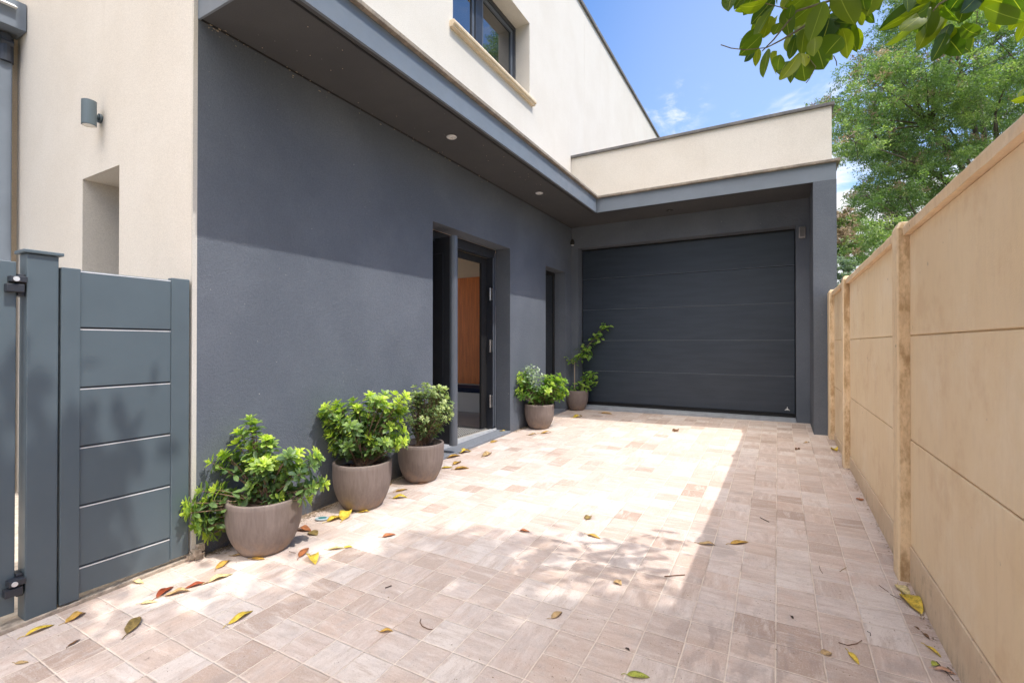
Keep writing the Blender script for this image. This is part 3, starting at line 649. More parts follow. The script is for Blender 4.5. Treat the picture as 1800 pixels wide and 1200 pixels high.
# ------------------------------------------------------------------ gate, post, leaf
gp = empty('gate_post', (-2.835, .81, 0), label='tall square grey-blue gate post with flat cap, between the two gate panels', cat='gate post')
MB().box(-.052, .035, -.052, .052, -.05, 1.590).build('post', M['blue_grey'], gp, bevel=.004)
MB().box(-.066, .049, -.066, .066, 1.591, 1.606).build('cap', M['blue_grey'], gp, bevel=.003)
for z, up_ in ((1.44, 1), (.165, 0)):
    m = MB(); m.box(-.045, .05, -.105, -.053, z + .022, z + .048); m.box(-.03, .045, -.115, -.06, z - .02, z + .014); m.box(-.045, .02, -.075, -.053, z - .035, z + .06)
    hg = m.build('hinge', M['dark_metal'], gp, bevel=.003)
    m = MB(); m.tube([(.03, -.088, z + .034), (.056, -.088, z + .034)], .010, 12); o = m.build('bolt', M['alu']); o.parent = hg
def slat_gate(name, y0, y1, ztop, x, **k):
    g = empty(name, (x, y0, 0), **k); L = y1 - y0
    zb = .035
    o = MB().box(-.02, .02, 0, .068, zb, ztop).build('stile', M['blue_grey'], g, bevel=.003)
    o = MB().box(-.02, .02, L - .088, L, zb + .03, ztop + .006).build('stile', M['blue_grey'], g, bevel=.003)
    zs = [zb + .02, .181, .460, .731, 1.002, 1.277, ztop - .002]
    for a, b_ in zip(zs[:-1], zs[1:]):
        m = MB(); ya, yb = .069, L - .089; t_ = b_ - .003; h = a + .003
        X0, X1 = -.016, .013
        m.add([(X0, ya, h), (X1, ya, h), (X1, ya, t_ - .009), (X1 - .009, ya, t_), (X0, ya, t_), (X0, yb, h), (X1, yb, h), (X1, yb, t_ - .009), (X1 - .009, yb, t_), (X0, yb, t_)],
              [(0, 1, 2, 3, 4)[::-1], (5, 6, 7, 8, 9), (0, 1, 6, 5)[::-1], (1, 2, 7, 6)[::-1], (2, 3, 8, 7)[::-1], (3, 4, 9, 8)[::-1], (4, 0, 5, 9)[::-1]])
        sl_ = m.build('slat', M['blue_grey'], g)
        MB().box(X1 - .010, X1 + .0005, ya, yb, t_ - .0085, t_ - .0035).build('slat_highlight', M['alu']).parent = sl_  # pale strip stands in for the highlight along each slat joint
    MB().box(-.018, .002, .069, L - .089, zb + .02, ztop - .01).build('backing', M['dark_metal'], g)
    return g
slat_gate('garden_gate', .868, 1.398, 1.545, -2.812, label='fixed grey-blue slatted gate panel between the post and the cream house wall', cat='gate')
slat_gate('garden_gate', -.85, .733, 1.545, -2.845, label='hinged grey-blue slatted gate leaf at the left edge of the photo', cat='gate')
m = MB(); m.box(-2.90, -2.79, -3, 1.40, -.2, .018, lambda x, y: G(x, y)); m.build('gate_kerb', M['kerb'], bevel=.004, label='narrow rough concrete kerb under the grey-blue gate panels', cat='kerb')

# ------------------------------------------------------------------ boundary wall of concrete panels
def FX(y): return .545 - .0049 * y
fw = empty('boundary_wall', (.55, 0, 0), label='cream concrete boundary wall of stacked panels and posts along the right of the driveway', cat='wall')
py = [2.826 + 2.015 * k for k in range(-4, 2)] + [5.985]
ZL = [-.3, .270, .758, 1.240, 1.708]
def fpart(m, name, mat, **k):
    o = m.build(name, mat, **k); o.parent = fw; o.matrix_parent_inverse = Matrix.Translation((-.55, 0, 0)); return o
for i, y in enumerate(py):
    X = FX(y); d = .115 if i < 6 else .20
    m = MB(); xa = X - .042; xb = X + .07; zt = 1.775
    ring = [(xa, y + .008), (xa + .008, y), (xb, y), (xb, y + d), (xa + .008, y + d), (xa, y + d - .008)]
    jit = lambda s: (random.random() - .5) * s
    vs = []
    levels = [-.3, .1, .4, .7, 1.0, 1.3, 1.6, zt - .03, zt]
    for z in levels:
        for a, b_ in ring:
            q = .0 if z < zt - .001 else .012
            vs.append((a + jit(.0015) + (q if a < X else -q), b_ + jit(.0015) + (q if b_ < y + d / 2 else -q), z))
    n = 6; F = [tuple(range(n))[::-1], tuple(range((len(levels) - 1) * n, len(levels) * n))]
    for l in range(len(levels) - 1): F += [(l * n + k, l * n + (k + 1) % n, (l + 1) * n + (k + 1) % n, (l + 1) * n + k) for k in range(n)]
    m.add(vs, F); fpart(m, 'post', M['post'], bevel=.003)
    ye = (py[i + 1] if i + 1 < len(py) else YFA) - .001; ys = y + d + .001
    if ye - ys < .05: continue
    for j in range(4):
        m = MB(); a, b_ = ZL[j] + .0025, ZL[j + 1] - .0025; x_ = FX((ys + ye) / 2) + (.0 if j else -.004) + jit(.002)
        m.box(x_, x_ + .04, ys, ye, a, b_)
        if j: m.box(x_ + .008, x_ + .032, ys, ye, ZL[j] - .006, ZL[j] + .0024)
        fpart(m, 'panel' if j else 'plinth', M['fence'] if j else M['plinth'], bevel=.004)
    m = MB(); x_ = FX((ys + ye) / 2); ns = 24; prof = [(-.024, 1.708), (.07, 1.708), (.066, 1.748), (.03, 1.762), (-.016, 1.757), (-.026, 1.742)]
    vs = []; F = []
    for s in range(ns + 1):
        yy = ys + (ye - ys) * s / ns
        for a, z in prof: vs.append((x_ + a + jit(.004), yy, z + jit(.003)))
    for s in range(ns): F += [(s * 6 + k, s * 6 + (k + 1) % 6, (s + 1) * 6 + (k + 1) % 6, (s + 1) * 6 + k) for k in range(6)]
    F += [tuple(range(6))[::-1], tuple(range(ns * 6, ns * 6 + 6))]
    m.add(vs, F); fpart(m, 'cap', M['cap'])
# neighbour garden ground at wall foot
MB().box(.64, 60, -10, 60, -.41, -.02).build('garden_ground', grassy(), kind='structure')

# ------------------------------------------------------------------ potted plants
def pot_geo(rt, rb, h):
    w_ = .022
    pr = [(rb - .01, 0), (rb, .004)]
    for i in range(1, 12):
        a = i / 11; r = rb + (rt - rb) * (1 - (1 - min(a / .72, 1)) ** 2.1); pr.append((r, h * a))
    pr += [(rt - .004, h + .006), (rt - w_ + .004, h + .006), (rt - w_, h - .002), (rt - w_ - .006, h - .06)]
    return pr
def make_pot(name, px, bottom_y, rt, rb, h, **k):
    g = gnd(px, bottom_y); vd = Vector((g.x, g.y, 0)).normalized(); g = g + vd * rb; g.z = G(g.x, g.y)
    r = empty(name, g, **k)
    m = MB().lathe(pot_geo(rt, rb, h), 56); o = m.build('planter', M['pot'], r, smooth=True)
    m = MB(); n = 36; V = [(0, 0, h - .045)]; F = []
    for ri in range(1, 6):
        for kk in range(n):
            a = 2 * math.pi * kk / n; rr = (rt - .026) * ri / 5; V.append((rr * math.cos(a), rr * math.sin(a), h - .05 + .012 * random.random()))
    for kk in range(n): F.append((0, 1 + kk, 1 + (kk + 1) % n))
    for ri in range(4):
        for kk in range(n): F.append((1 + ri * n + kk, 1 + (ri + 1) * n + kk, 1 + (ri + 1) * n + (kk + 1) % n, 1 + ri * n + (kk + 1) % n))
    m.add(V, F); m.build('soil', M['soil'], r)
    return r
def mulch(root, rt, h, n=60):
    m = MB()
    for i in range(n):
        a = random.random() * 6.28; r = (rt - .04) * math.sqrt(random.random()); s = .006 + .012 * random.random(); x, y = r * math.cos(a), r * math.sin(a); z = h - .04
        t1 = random.random() * 6.28; dx, dy = math.cos(t1) * s, math.sin(t1) * s
        m.add([(x - dx, y - dy, z), (x + dy * .4, y - dx * .4, z + .006), (x + dx, y + dy, z + .012 * random.random()), (x - dy * .4, y + dx * .4, z + .002)], [(0, 1, 2, 3)])
    m.build('mulch', simple('bark_chip', (.20, .075, .04), .9, 0, .4, 40), root, kind='stuff')
def bez(a, b, c, n=7): return [a * (1 - t) ** 2 + b * 2 * t * (1 - t) + c * t * t for t in [i / (n - 1) for i in range(n)]]
def whorl_shrub(root, base_z, tips, leafL=.05, mat='shrub', per=11, inner=6, rad=.004, seedtint=.55):
    """tips: (x,y,z) shoot ends relative to the pot. Whorls of leaves at shoot tips, older darker leaves down the stems"""
    st = MB(); Ps, Ds, Ns, Ls, Ws, Ts = [], [], [], [], [], []
    def leaf(p, d, nrm, L, W, t): Ps.append(p); Ds.append(d); Ns.append(nrm); Ls.append(L); Ws.append(W); Ts.append(t)
    for tx, ty, tz in tips:
        a = random.random() * 6.28; b0 = Vector((.03 * math.cos(a), .03 * math.sin(a), base_z)); tip = Vector((tx, ty, tz))
        mid = Vector((tx * .45 + random.gauss(0, .02), ty * .45 + random.gauss(0, .02), base_z + (tz - base_z) * .62))
        pts = bez(b0, mid, tip, 8); st.tube(pts, [rad * (1.5 - 1.1 * i / 7) for i in range(8)], 6)
        ax = (pts[-1] - pts[-2]).normalized()
        side = ax.cross(Vector((random.random(), random.random(), .3))).normalized(); s2 = ax.cross(side)
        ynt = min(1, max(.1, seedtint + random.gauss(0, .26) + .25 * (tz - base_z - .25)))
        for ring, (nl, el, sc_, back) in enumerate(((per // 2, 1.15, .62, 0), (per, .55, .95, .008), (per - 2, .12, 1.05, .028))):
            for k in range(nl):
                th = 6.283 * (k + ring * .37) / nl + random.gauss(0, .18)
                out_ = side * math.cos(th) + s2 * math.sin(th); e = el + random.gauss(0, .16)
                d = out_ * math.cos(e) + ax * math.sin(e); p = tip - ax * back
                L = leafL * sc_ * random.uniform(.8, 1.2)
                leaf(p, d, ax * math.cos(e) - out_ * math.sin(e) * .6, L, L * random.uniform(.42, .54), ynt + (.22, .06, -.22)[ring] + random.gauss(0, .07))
        # inner leaves
        for k in range(inner):
            t = random.uniform(.38, .93); i = t * 7; p = pts[int(i)].lerp(pts[min(int(i) + 1, 7)], i - int(i))
            d = Vector((random.gauss(0, 1), random.gauss(0, 1), random.gauss(.1, .55))).normalized(); L = leafL * random.uniform(.85, 1.35)
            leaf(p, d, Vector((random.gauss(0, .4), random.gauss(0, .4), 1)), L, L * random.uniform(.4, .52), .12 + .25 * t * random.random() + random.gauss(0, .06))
    st.build('stem', M['stem'], root, smooth=True)
    A = lambda q: np.array([tuple(v) for v in q])
    leaf_mesh('foliage', A(Ps), A(Ds), A(Ns), np.array(Ls), np.array(Ws), np.array(Ts), M[mat], root, fold=.16, curl=.16)
VR = Vector((math.cos(R(YAW)), math.sin(R(YAW)), 0)); VF = Vector((-math.sin(R(YAW)), math.cos(R(YAW)), 0))
def tips_from(root, specs, n, jit=.03):
    """specs: silhouette blobs in photo pixels (cx, cy, rx, ry, weight) at the pot's own distance"""
    L = root.location; d = L.dot(VF); out_ = []
    wsum = sum(s[4] for s in specs)
    for s in specs:
        for k in range(max(1, round(n * s[4] / wsum))):
            a = random.random() * 6.283; r = math.sqrt(random.random())
            px = s[0] + s[2] * r * math.cos(a); py_ = s[1] + s[3] * r * math.sin(a)
            lim = XW + .03 - L.x
            for _try in range(12):
                dd = random.gauss(0, 1) * (s[2] / FPX * d) * .55 - _try * .02
                dd = max(-.24, min(.24, dd))
                D = d + dd
                u = (px - 900) / FPX * D; z = CAM_H - (py_ - 600 - FPX * math.tan(R(PITCH))) / FPX * D
                w_ = VR * u + VF * D - Vector((L.x, L.y, 0)); w_.z = z - L.z
                if w_.x > lim: break
            if w_.x < lim: w_.x = lim + .02 * random.random()
            out_.append(tuple(w_))
    return out_
p1 = make_pot('potted_shrub', 465, 979, .197, .125, .292, label='largest potted bushy shrub with spreading lime leaves, nearest the gate', cat='potted plant', group='taupe pots with plants along the grey wall')
t1 = tips_from(p1, [(438, 765, 38, 24, 6), (395, 810, 26, 18, 4), (372, 868, 22, 22, 4), (350, 900, 20, 18, 4), (400, 890, 22, 22, 3), (430, 830, 35, 25, 6), (480, 810, 34, 28, 6), (515, 815, 26, 28, 5), (548, 800, 14, 18, 2), (560, 850, 18, 12, 3), (520, 868, 30, 18, 5), (465, 850, 30, 20, 5), (470, 798, 24, 26, 3), (390, 912, 18, 14, 3), (335, 892, 10, 14, 2), (345, 918, 14, 10, 2), (360, 935, 14, 8, 2), (438, 742, 6, 6, 1)], 104)
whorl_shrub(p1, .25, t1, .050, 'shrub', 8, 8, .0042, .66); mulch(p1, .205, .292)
m = MB(); m.tube(bez(Vector((.02, 0, .22)), Vector((-.01, .01, .33)), Vector((.03, .01, .43)), 6), [.026, .022, .02, .018, .014, .008], 10); m.tube(bez(Vector((.0, 0, .22)), Vector((-.05, .0, .33)), Vector((-.10, .01, .40)), 6), [.022, .018, .015, .012, .01, .006], 10); m.build('trunk', M['stem'], p1, smooth=True)
p2 = make_pot('potted_shrub', 637, 899, .2, .13, .312, label='second potted shrub from the gate, tall and dense with bright yellow-green tips', cat='potted plant', group='taupe pots with plants along the grey wall')
t2 = tips_from(p2, [(600, 712, 30, 18, 4), (625, 735, 40, 22, 7), (683, 700, 34, 20, 8), (690, 730, 28, 22, 7), (650, 765, 40, 22, 7), (600, 770, 30, 22, 5), (590, 740, 26, 26, 4), (695, 765, 22, 18, 4), (570, 722, 8, 12, 2), (708, 775, 10, 8, 1), (640, 790, 40, 12, 3)], 104)
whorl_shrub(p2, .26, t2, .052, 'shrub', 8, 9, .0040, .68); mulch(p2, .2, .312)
p3 = make_pot('potted_shrub', 740, 850, .188, .12, .302, label='third potted shrub from the gate, rounded with fine small leaves and bare lower stems', cat='potted plant', group='taupe pots with plants along the grey wall')
t3 = tips_from(p3, [(755, 705, 36, 20, 9), (745, 685, 22, 12, 4), (770, 725, 26, 20, 6), (742, 740, 26, 16, 6), (775, 690, 16, 12, 3), (722, 708, 12, 18, 2), (790, 712, 10, 10, 1), (758, 752, 22, 8, 3)], 210)
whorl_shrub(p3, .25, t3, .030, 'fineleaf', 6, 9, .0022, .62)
m = MB()
for i in range(9):
    a = i * .7; m.tube(bez(Vector((.06 * math.cos(a), .06 * math.sin(a), .245)), Vector((.02 * math.cos(a + 1), .02 * math.sin(a), .32)), Vector((.05 * math.cos(a * 2), .04 * math.sin(a * 2), .47)), 6), [.009, .008, .007, .006, .005, .004], 8)
m.build('trunk', M['stem'], p3, smooth=True)
p4 = make_pot('potted_shrub', 948, 755, .185, .115, .295, label='fourth potted shrub from the gate, mixed pale white and lime leaves, right of the doorway', cat='potted plant', group='taupe pots with plants along the grey wall')
t4 = tips_from(p4, [(975, 672, 20, 16, 7), (962, 690, 26, 14, 6), (920, 670, 12, 16, 4), (918, 690, 14, 8, 2), (945, 695, 18, 8, 3), (988, 690, 8, 10, 2)], 84)
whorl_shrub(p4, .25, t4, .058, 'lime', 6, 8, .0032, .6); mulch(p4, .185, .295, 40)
t4b = tips_from(p4, [(940, 660, 18, 18, 5), (932, 648, 12, 6, 2), (945, 680, 14, 10, 3)], 34)
Q = []
for t_ in t4b:
    for k in range(8): Q.append((Vector(t_) + Vector([random.gauss(0, .018) for _ in range(3)]), Vector([random.gauss(0, 1), random.gauss(0, 1), random.gauss(.3, .6)]), Vector((random.gauss(0, .4), random.gauss(0, .4), 1))))
A = lambda q: np.array([tuple(v) for v in q])
leaf_mesh('pale_foliage', A([q[0] for q in Q]), A([q[1] for q in Q]), A([q[2] for q in Q]), rng.uniform(.025, .045, len(Q)), rng.uniform(.014, .024, len(Q)), rng.uniform(.1, 1, len(Q)), M['whiteleaf'], p4)
p5 = make_pot('potted_climber', 1014, 722, .172, .105, .295, label='potted plant in the corner by the garage door, one bare stake with leaning leafy shoot', cat='potted plant', group='taupe pots with plants along the grey wall')
t5 = tips_from(p5, [(1060, 576, 10, 5, 3), (1045, 592, 10, 7, 4), (1035, 608, 10, 8, 4), (1022, 622, 13, 8, 5), (1005, 630, 10, 6, 3), (1020, 682, 16, 8, 5), (1035, 670, 14, 10, 6), (1042, 655, 8, 7, 2), (1008, 685, 8, 6, 2)], 46)
Q = []; d5 = 0
for t_ in t5:
    for k in range(5): Q.append((Vector(t_) + Vector([random.gauss(0, .03) for _ in range(3)]), Vector([random.gauss(0, 1), random.gauss(0, 1), random.gauss(-.1, .4)]), Vector((random.gauss(0, .5), random.gauss(-.3, .5), 1))))
leaf_mesh('foliage', A([q[0] for q in Q]), A([q[1] for q in Q]), A([q[2] for q in Q]), rng.uniform(.05, .085, len(Q)), rng.uniform(.036, .058, len(Q)), rng.uniform(.15, .85, len(Q)), M['lime'], p5, shape=1)
def rel(root, px, py_):
    L = root.location; D = L.dot(VF); u = (px - 900) / FPX * D; z = CAM_H - (py_ - 600 - FPX * math.tan(R(PITCH))) / FPX * D
    w_ = VR * u + VF * D - Vector((L.x, L.y, 0)); w_.z = z - L.z; return w_
m = MB(); m.tube([rel(p5, 1010, 695), rel(p5, 1010, 660), rel(p5, 1010, 632)], .006, 8); m.build('stake', simple('pale_cane', (.5, .4, .28), .8), p5)
m = MB(); m.tube([rel(p5, 1010, 640), rel(p5, 1018, 625), rel(p5, 1035, 606), rel(p5, 1050, 588), rel(p5, 1064, 574)], [.006, .005, .004, .003, .002], 8); m.tube([rel(p5, 1014, 695), rel(p5, 1022, 680), rel(p5, 1040, 662)], [.006, .004, .002], 8); m.build('stem', M['twig'], p5)

# ------------------------------------------------------------------ fallen leaves, twigs and the small lost disc
LEAFC = {'yellow': (.78, .56, .07), 'pale': (.80, .66, .32), 'gold': (.62, .37, .08), 'tan': (.56, .38, .18), 'rust': (.42, .15, .055), 'red': (.30, .06, .02), 'brown': (.20, .10, .045), 'dark': (.06, .035, .025), 'green': (.42, .45, .07), 'olive': (.30, .21, .07), 'white': (.75, .74, .68), 'pink': (.60, .34, .22)}
lm = {}
for k_, c in LEAFC.items():
    mm, t, b = new_mat('fallen_leaf_' + k_); v = objv(t)
    kk = mixc(t, mapr(t, noise(t, v, 40, 5, .6), .38, .68), c, tuple(q * .5 for q in c)); kk = mixc(t, mapr(t, noise(t, v, 160, 2), .66, .7), kk, (.09, .05, .025))
    t.links.new(kk, b.inputs['Base Color']); b.inputs['Roughness'].default_value = .55; lm[k_] = mm
def fallen(px, py_, lpx, ang, c, label, wr=.4, curl=.3, fold=.35, name='fallen_leaf', stemlen=.25, group='dry leaves fallen on the driveway'):
    """one dropped leaf: ang = screen angle of its length (deg, ccw), lpx = length in photo pixels"""
    a = gnd(px - lpx / 2 * math.cos(R(ang)), py_ + lpx / 2 * math.sin(R(ang))); b = gnd(px + lpx / 2 * math.cos(R(ang)), py_ - lpx / 2 * math.sin(R(ang)))
    L = (b - a).length; L = min(max(L, .012), .17); c0 = (a + b) / 2; c0.z = G(c0.x, c0.y)
    rz = math.atan2(b.y - a.y, b.x - a.x); m = MB(); n = 10; W = L * wr; V = []; F = []
    tw = random.uniform(-.5, .5); asy = random.uniform(.7, 1.3)
    for i in range(n + 1):
        s = i / n; x = (s - .5) * L; wv = W * .5 * (math.sin(math.pi * min(1, s ** .8)) ** .75 + .02)
        zc = L * curl * .30 * (1 - (2 * s - 1) ** 2) * (.6 + .4 * math.sin(s * 7 + tw * 9)) + .0018
        for j, q in enumerate((-1, -.5, 0, .5, 1)):
            lift = abs(q) ** 1.5 * wv * fold * (asy if q > 0 else 2 - asy) * (1 + .3 * math.sin(9 * s + 3 * q + tw * 20))
            yy = q * wv * (1 - .25 * abs(q) * fold) + tw * .12 * L * (s - .5) ** 2
            V.append((x, yy, zc * (1 if curl > 0 else 0) + lift))
    for i in range(n):
        for j in range(4): F.append((i * 5 + j, (i + 1) * 5 + j, (i + 1) * 5 + j + 1, i * 5 + j + 1))
    m.add(V, F)
    if stemlen and L > .03:
        m.tube([(-L * .5, 0, .003), (-L * (.5 + stemlen * .5), .01 * tw, .005), (-L * (.5 + stemlen), .03 * tw, .002)], [L * .010 + .0004] * 3, 5)
    o = m.build(name, lm[c], smooth=True); o.location = c0; o.rotation_euler = (math.atan(GY) * 0, 0, rz)
    md = o.modifiers.new('thickness', 'SOLIDIFY'); md.thickness = .0006
    return tag(o, label, 'leaf', group)
FL = [
 (70, 1108, 56, 22, 'yellow', 'long yellow leaf on the paving below the gate post at the lower left corner', .32),
 (133, 1086, 40, 28, 'gold', 'curled golden-brown leaf just right of the gate post foot', .5),
 (235, 1099, 38, 55, 'olive', 'folded olive-brown leaf with a split edge, lower left paving', .38),
 (423, 1085, 50, 30, 'yellow', 'bright yellow curved leaf lying alone below the largest pot', .3),
 (290, 1041, 36, 35, 'red', 'dark red-brown curled leaf on top of a tan one below the gate panel', .4),
 (312, 1043, 46, 12, 'tan', 'tan wavy leaf touching the dark red-brown one below the gate panel', .38),
 (346, 1029, 42, 14, 'red', 'slim red-brown leaf pointing toward the largest pot', .28),
 (388, 1016, 46, 20, 'pale', 'pale buff leaf right of the slim red-brown leaf', .34),
 (262, 1059, 30, 8, 'pale', 'flat pale yellow leaf left of the tan wavy leaf', .4),
 (243, 1024, 18, -12, 'pale', 'tiny pale yellow leaf close under the gate slats', .4),
 (130, 1130, 26, 30, 'brown', 'small thin brown leaf below the curled golden-brown leaf', .3),
 (38, 1165, 24, 4, 'tan', 'small tan leaf tip near the lower left corner of the paving', .4),
 (392, 992, 28, 35, 'gold', 'orange-brown leaf standing on edge left of the largest pot foot', .45),
 (420, 976, 26, 5, 'tan', 'tan leaf tucked against the left foot of the largest pot', .4),
 (453, 983, 24, 0, 'gold', 'orange leaf pushed under the front of the largest pot', .4),
 (534, 971, 24, 48, 'rust', 'rust-coloured slim leaf right of the largest pot', .35),
 (550, 984, 18, -60, 'yellow', 'small yellow leaf with a curled black stalk right of the rust one', .55),
 (590, 965, 28, 6, 'pale', 'pale yellow leaf flat on the paving between the first two pots', .36),
 (612, 962, 16, 6, 'yellow', 'small bright yellow leaf beside the flat pale one', .4),
 (535, 932, 24, -8, 'rust', 'rust-red crumpled leaf by the right side of the largest pot', .5),
 (551, 938, 14, -25, 'olive', 'small yellow-olive leaf curled next to the rust-red crumpled one', .7),
 (590, 912, 32, 20, 'yellow', 'broad yellow leaf lying over the small blue-grey disc', .5),
 (608, 906, 20, 62, 'yellow', 'small yellow leaf standing upright near the blue-grey disc', .5),
 (640, 900, 20, 5, 'yellow', 'yellow leaf under the front edge of the second pot', .4),
 (684, 942, 24, 12, 'rust', 'rust-brown leaf alone on the sunlit paving in front of the second pot', .42),
 (683, 852, 12, 20, 'yellow', 'yellow leaf beside the right foot of the second pot', .6),
 (706, 862, 22, 12, 'gold', 'golden leaf pair lying between the second and third pots', .4),
 (703, 875, 26, 4, 'yellow', 'yellow leaf with brown stalk end below the golden pair', .42),
 (743, 850, 20, 8, 'pink', 'pinkish-brown leaf under the front of the third pot', .35),
 (786, 822, 20, 4, 'yellow', 'yellow leaf right of the third pot', .45),
 (804, 814, 14, 25, 'gold', 'small golden leaf above the two yellow ones right of the third pot', .5),
 (812, 824, 26, 6, 'gold', 'broad golden-yellow leaf out from the door step', .5),
 (797, 803, 28, 12, 'gold', 'golden leaf against the near corner of the door step', .45),
 (817, 795, 24, 10, 'yellow', 'large yellow leaf leaning on the edge of the door step', .55),
 (857, 799, 18, 28, 'tan', 'curled beige leaf on the paving outside the open doorway', .45),
 (869, 776, 12, 25, 'gold', 'small golden leaf at the edge of the door step, far half', .45),
 (884, 761, 18, -5, 'yellow', 'yellow leaf at the far corner of the door step', .5),
 (880, 767, 12, 5, 'tan', 'small tan leaf just before the far corner of the door step', .5),
 (936, 764, 14, 8, 'tan', 'small tan leaf left under the fourth pot', .4),
 (960, 761, 20, 6, 'gold', 'golden-brown leaf in front of the fourth pot', .35),
 (1016, 733, 18, 10, 'yellow', 'yellow leaf in front of the pot in the garage corner', .5),
 (1066, 727, 26, -4, 'gold', 'golden leaf in the shade in front of the garage sill, left', .35),
 (1188, 757, 6, 30, 'brown', 'tiny brown leaf crumb near the far shadow edge', .7),
 (922, 934, 18, -6, 'rust', 'short rust-brown leaf in the middle of the sunlit paving', .5),
 (1044, 943, 24, -18, 'gold', 'slim golden-brown leaf above the tree shadow in the centre', .32),
 (1034, 910, 10, 40, 'olive', 'tiny olive leaf scrap in the sunlit centre of the driveway', .7),
 (1243, 957, 30, -6, 'tan', 'tan boat-shaped leaf on the edge of the long wall shadow', .32),
 (1300, 954, 32, 8, 'gold', 'yellow leaf with dark red end inside the wall shadow', .36),
 (1086, 1025, 15, -30, 'tan', 'small round buff leaf within the dappled tree shadow', .75),
 (979, 1081, 22, 35, 'tan', 'half-folded beige leaf at the lower centre of the paving', .42),
 (679, 1110, 24, 4, 'gold', 'arched golden-brown leaf at the lower centre-left', .4),
 (1122, 1188, 40, -6, 'green', 'fresh yellow-green leaf at the bottom edge of the photo', .42),
 (1103, 1141, 9, -40, 'dark', 'tiny black leaf crumb above the fresh yellow-green leaf', .6),
 (1392, 1085, 8, -50, 'dark', 'tiny dark leaf crumb in the wall shadow, lower right', .5),
 (1603, 1062, 52, -48, 'yellow', 'big yellow leaf curled at the foot of the nearest wall post', .42),
 (1587, 1038, 28, -48, 'pale', 'buff leaf lying between the nearest wall post and the big yellow leaf', .5),
 (1453, 1148, 18, 5, 'tan', 'round beige leaf with two thin stalks, lower right', .85),
 (1501, 1157, 30, -52, 'yellow', 'slim yellow curved leaf with a brown end, lower right', .3),
 (1641, 1145, 34, -38, 'yellow', 'crescent yellow leaf close to the wall at the lower right', .28),
 (1662, 1181, 40, -14, 'pink', 'long pinkish-brown leaf touching the foot of the wall at the lower right', .34),
 (1645, 1168, 12, 20, 'green', 'small pale green leaf above the long pinkish-brown one', .7),
 (1612, 1104, 10, -35, 'brown', 'tiny brown leaf by the wall, upper of two', .5),
 (1628, 1118, 15, -45, 'brown', 'tiny brown leaf by the wall, lower of two', .38),
 (1512, 878, 6, -60, 'rust', 'tiny rust leaf against the wall plinth between two posts', .7),
 (1467, 791, 9, -30, 'yellow', 'small yellow-green leaf at the foot of the wall by the far post', .6),
 (1405, 741, 20, 0, 'tan', 'flat tan leaf before the right end of the garage sill', .35),
 (1402, 790, 7, 10, 'brown', 'tiny brown leaf in front of the grey garage pillar', .7),
 (1418, 778, 10, 10, 'tan', 'small tan leaf just left of the grey garage pillar foot', .3),
 (849, 774, 10, -12, 'white', 'tiny white leaf on the grey door step', .4),
]
for q in FL: fallen(q[0], q[1], q[2] * 1.02, q[3], q[4], q[5], q[6], curl=random.uniform(.08, .5), fold=random.uniform(.12, .6))
Pc = []
for i in range(420):
    px = random.uniform(60, 1600); py_ = random.uniform(760, 1198); g = gnd(px, py_)
    if XW + .1 < g.x < .48: Pc.append((g.x, g.y, g.z + .0015))
Pc = np.array(Pc); n = len(Pc)
leaf_mesh('leaf_crumbs', Pc, unit(n) * np.array([1, 1, .2]), np.tile([0, 0, 1.], (n, 1)) + rng.normal(size=(n, 3)) * .3, rng.uniform(.003, .013, n) * rng.uniform(.4, 1, n), rng.uniform(.002, .005, n), rng.uniform(-.6, .3, n), M['tree_brown'], shape=2, kind='stuff', label='tiny dark crumbs of dry leaf scattered over the driveway paving', cat='leaf litter')
def twig(pts, label, r=.0012, c='brown'):
    P = [gnd(*p, off=.002 + r) for p in pts]; b = P[0].copy()
    m = MB().tube([p - b for p in P], r, 6); o = m.build('twig', lm[c], smooth=True); o.location = b; tag(o, label, 'twig', 'thin twigs on the driveway')
twig([(1168, 1014), (1187, 1012), (1204, 1011)], 'straight dark twig at the edge of the dappled shade, centre right', .0022)
twig([(1336, 910), (1344, 914), (1352, 918)], 'short bent black twig in the wall shadow', .002, 'dark')
twig([(740, 1088), (738, 1094), (742, 1101), (752, 1106), (760, 1107)], 'thin hooked twig with stalk right of the arched leaf', .0016)
twig([(677, 1034), (683, 1032), (688, 1030)], 'stubby dark twig on the shaded paving left of centre', .0022, 'dark')
twig([(1474, 1130), (1490, 1135), (1506, 1132), (1515, 1126)], 'long bowed twig near the lower right leaves', .0015)
twig([(1545, 1029), (1556, 1037), (1562, 1041)], 'forked thin twig left of the nearest wall post', .0012)
twig([(1565, 1045), (1576, 1051), (1584, 1054)], 'thin straight twig pointing at the big yellow leaf', .0012)
twig([(1440, 995), (1442, 1002), (1446, 1008)], 'short curved twig standing out in the wall shadow, right', .0012)
twig([(1476, 1005), (1482, 1001), (1488, 998)], 'short greenish twig right of the curved one', .0014, 'olive')
twig([(1646, 1163), (1660, 1178), (1676, 1196)], 'long straight twig crossing the pinkish-brown leaf', .0012, 'dark')
twig([(1524, 1110), (1530, 1113), (1530, 1118)], 'tiny hooked twig at the lower right', .0012, 'dark')
twig([(520, 972), (513, 971), (508, 969)], 'fine stalk on the paving right of the largest pot', .001)
g = gnd(566, 913, .004)
dsk = empty('lost_disc', g, R(35), label='small flat blue-grey oval disc with teal centre beside the two largest pots', cat='disc')
m = MB()
for (a, b_, z0_, z1_) in ((.044, .030, 0, .009),):
    n = 28; V = [(a * math.cos(6.283 * i / n), b_ * math.sin(6.283 * i / n), z) for z in (z0_, z1_) for i in range(n)]
    m.add(V, [tuple(range(n))[::-1], tuple(range(n, 2 * n))] + [(i, (i + 1) % n, n + (i + 1) % n, n + i) for i in range(n)])
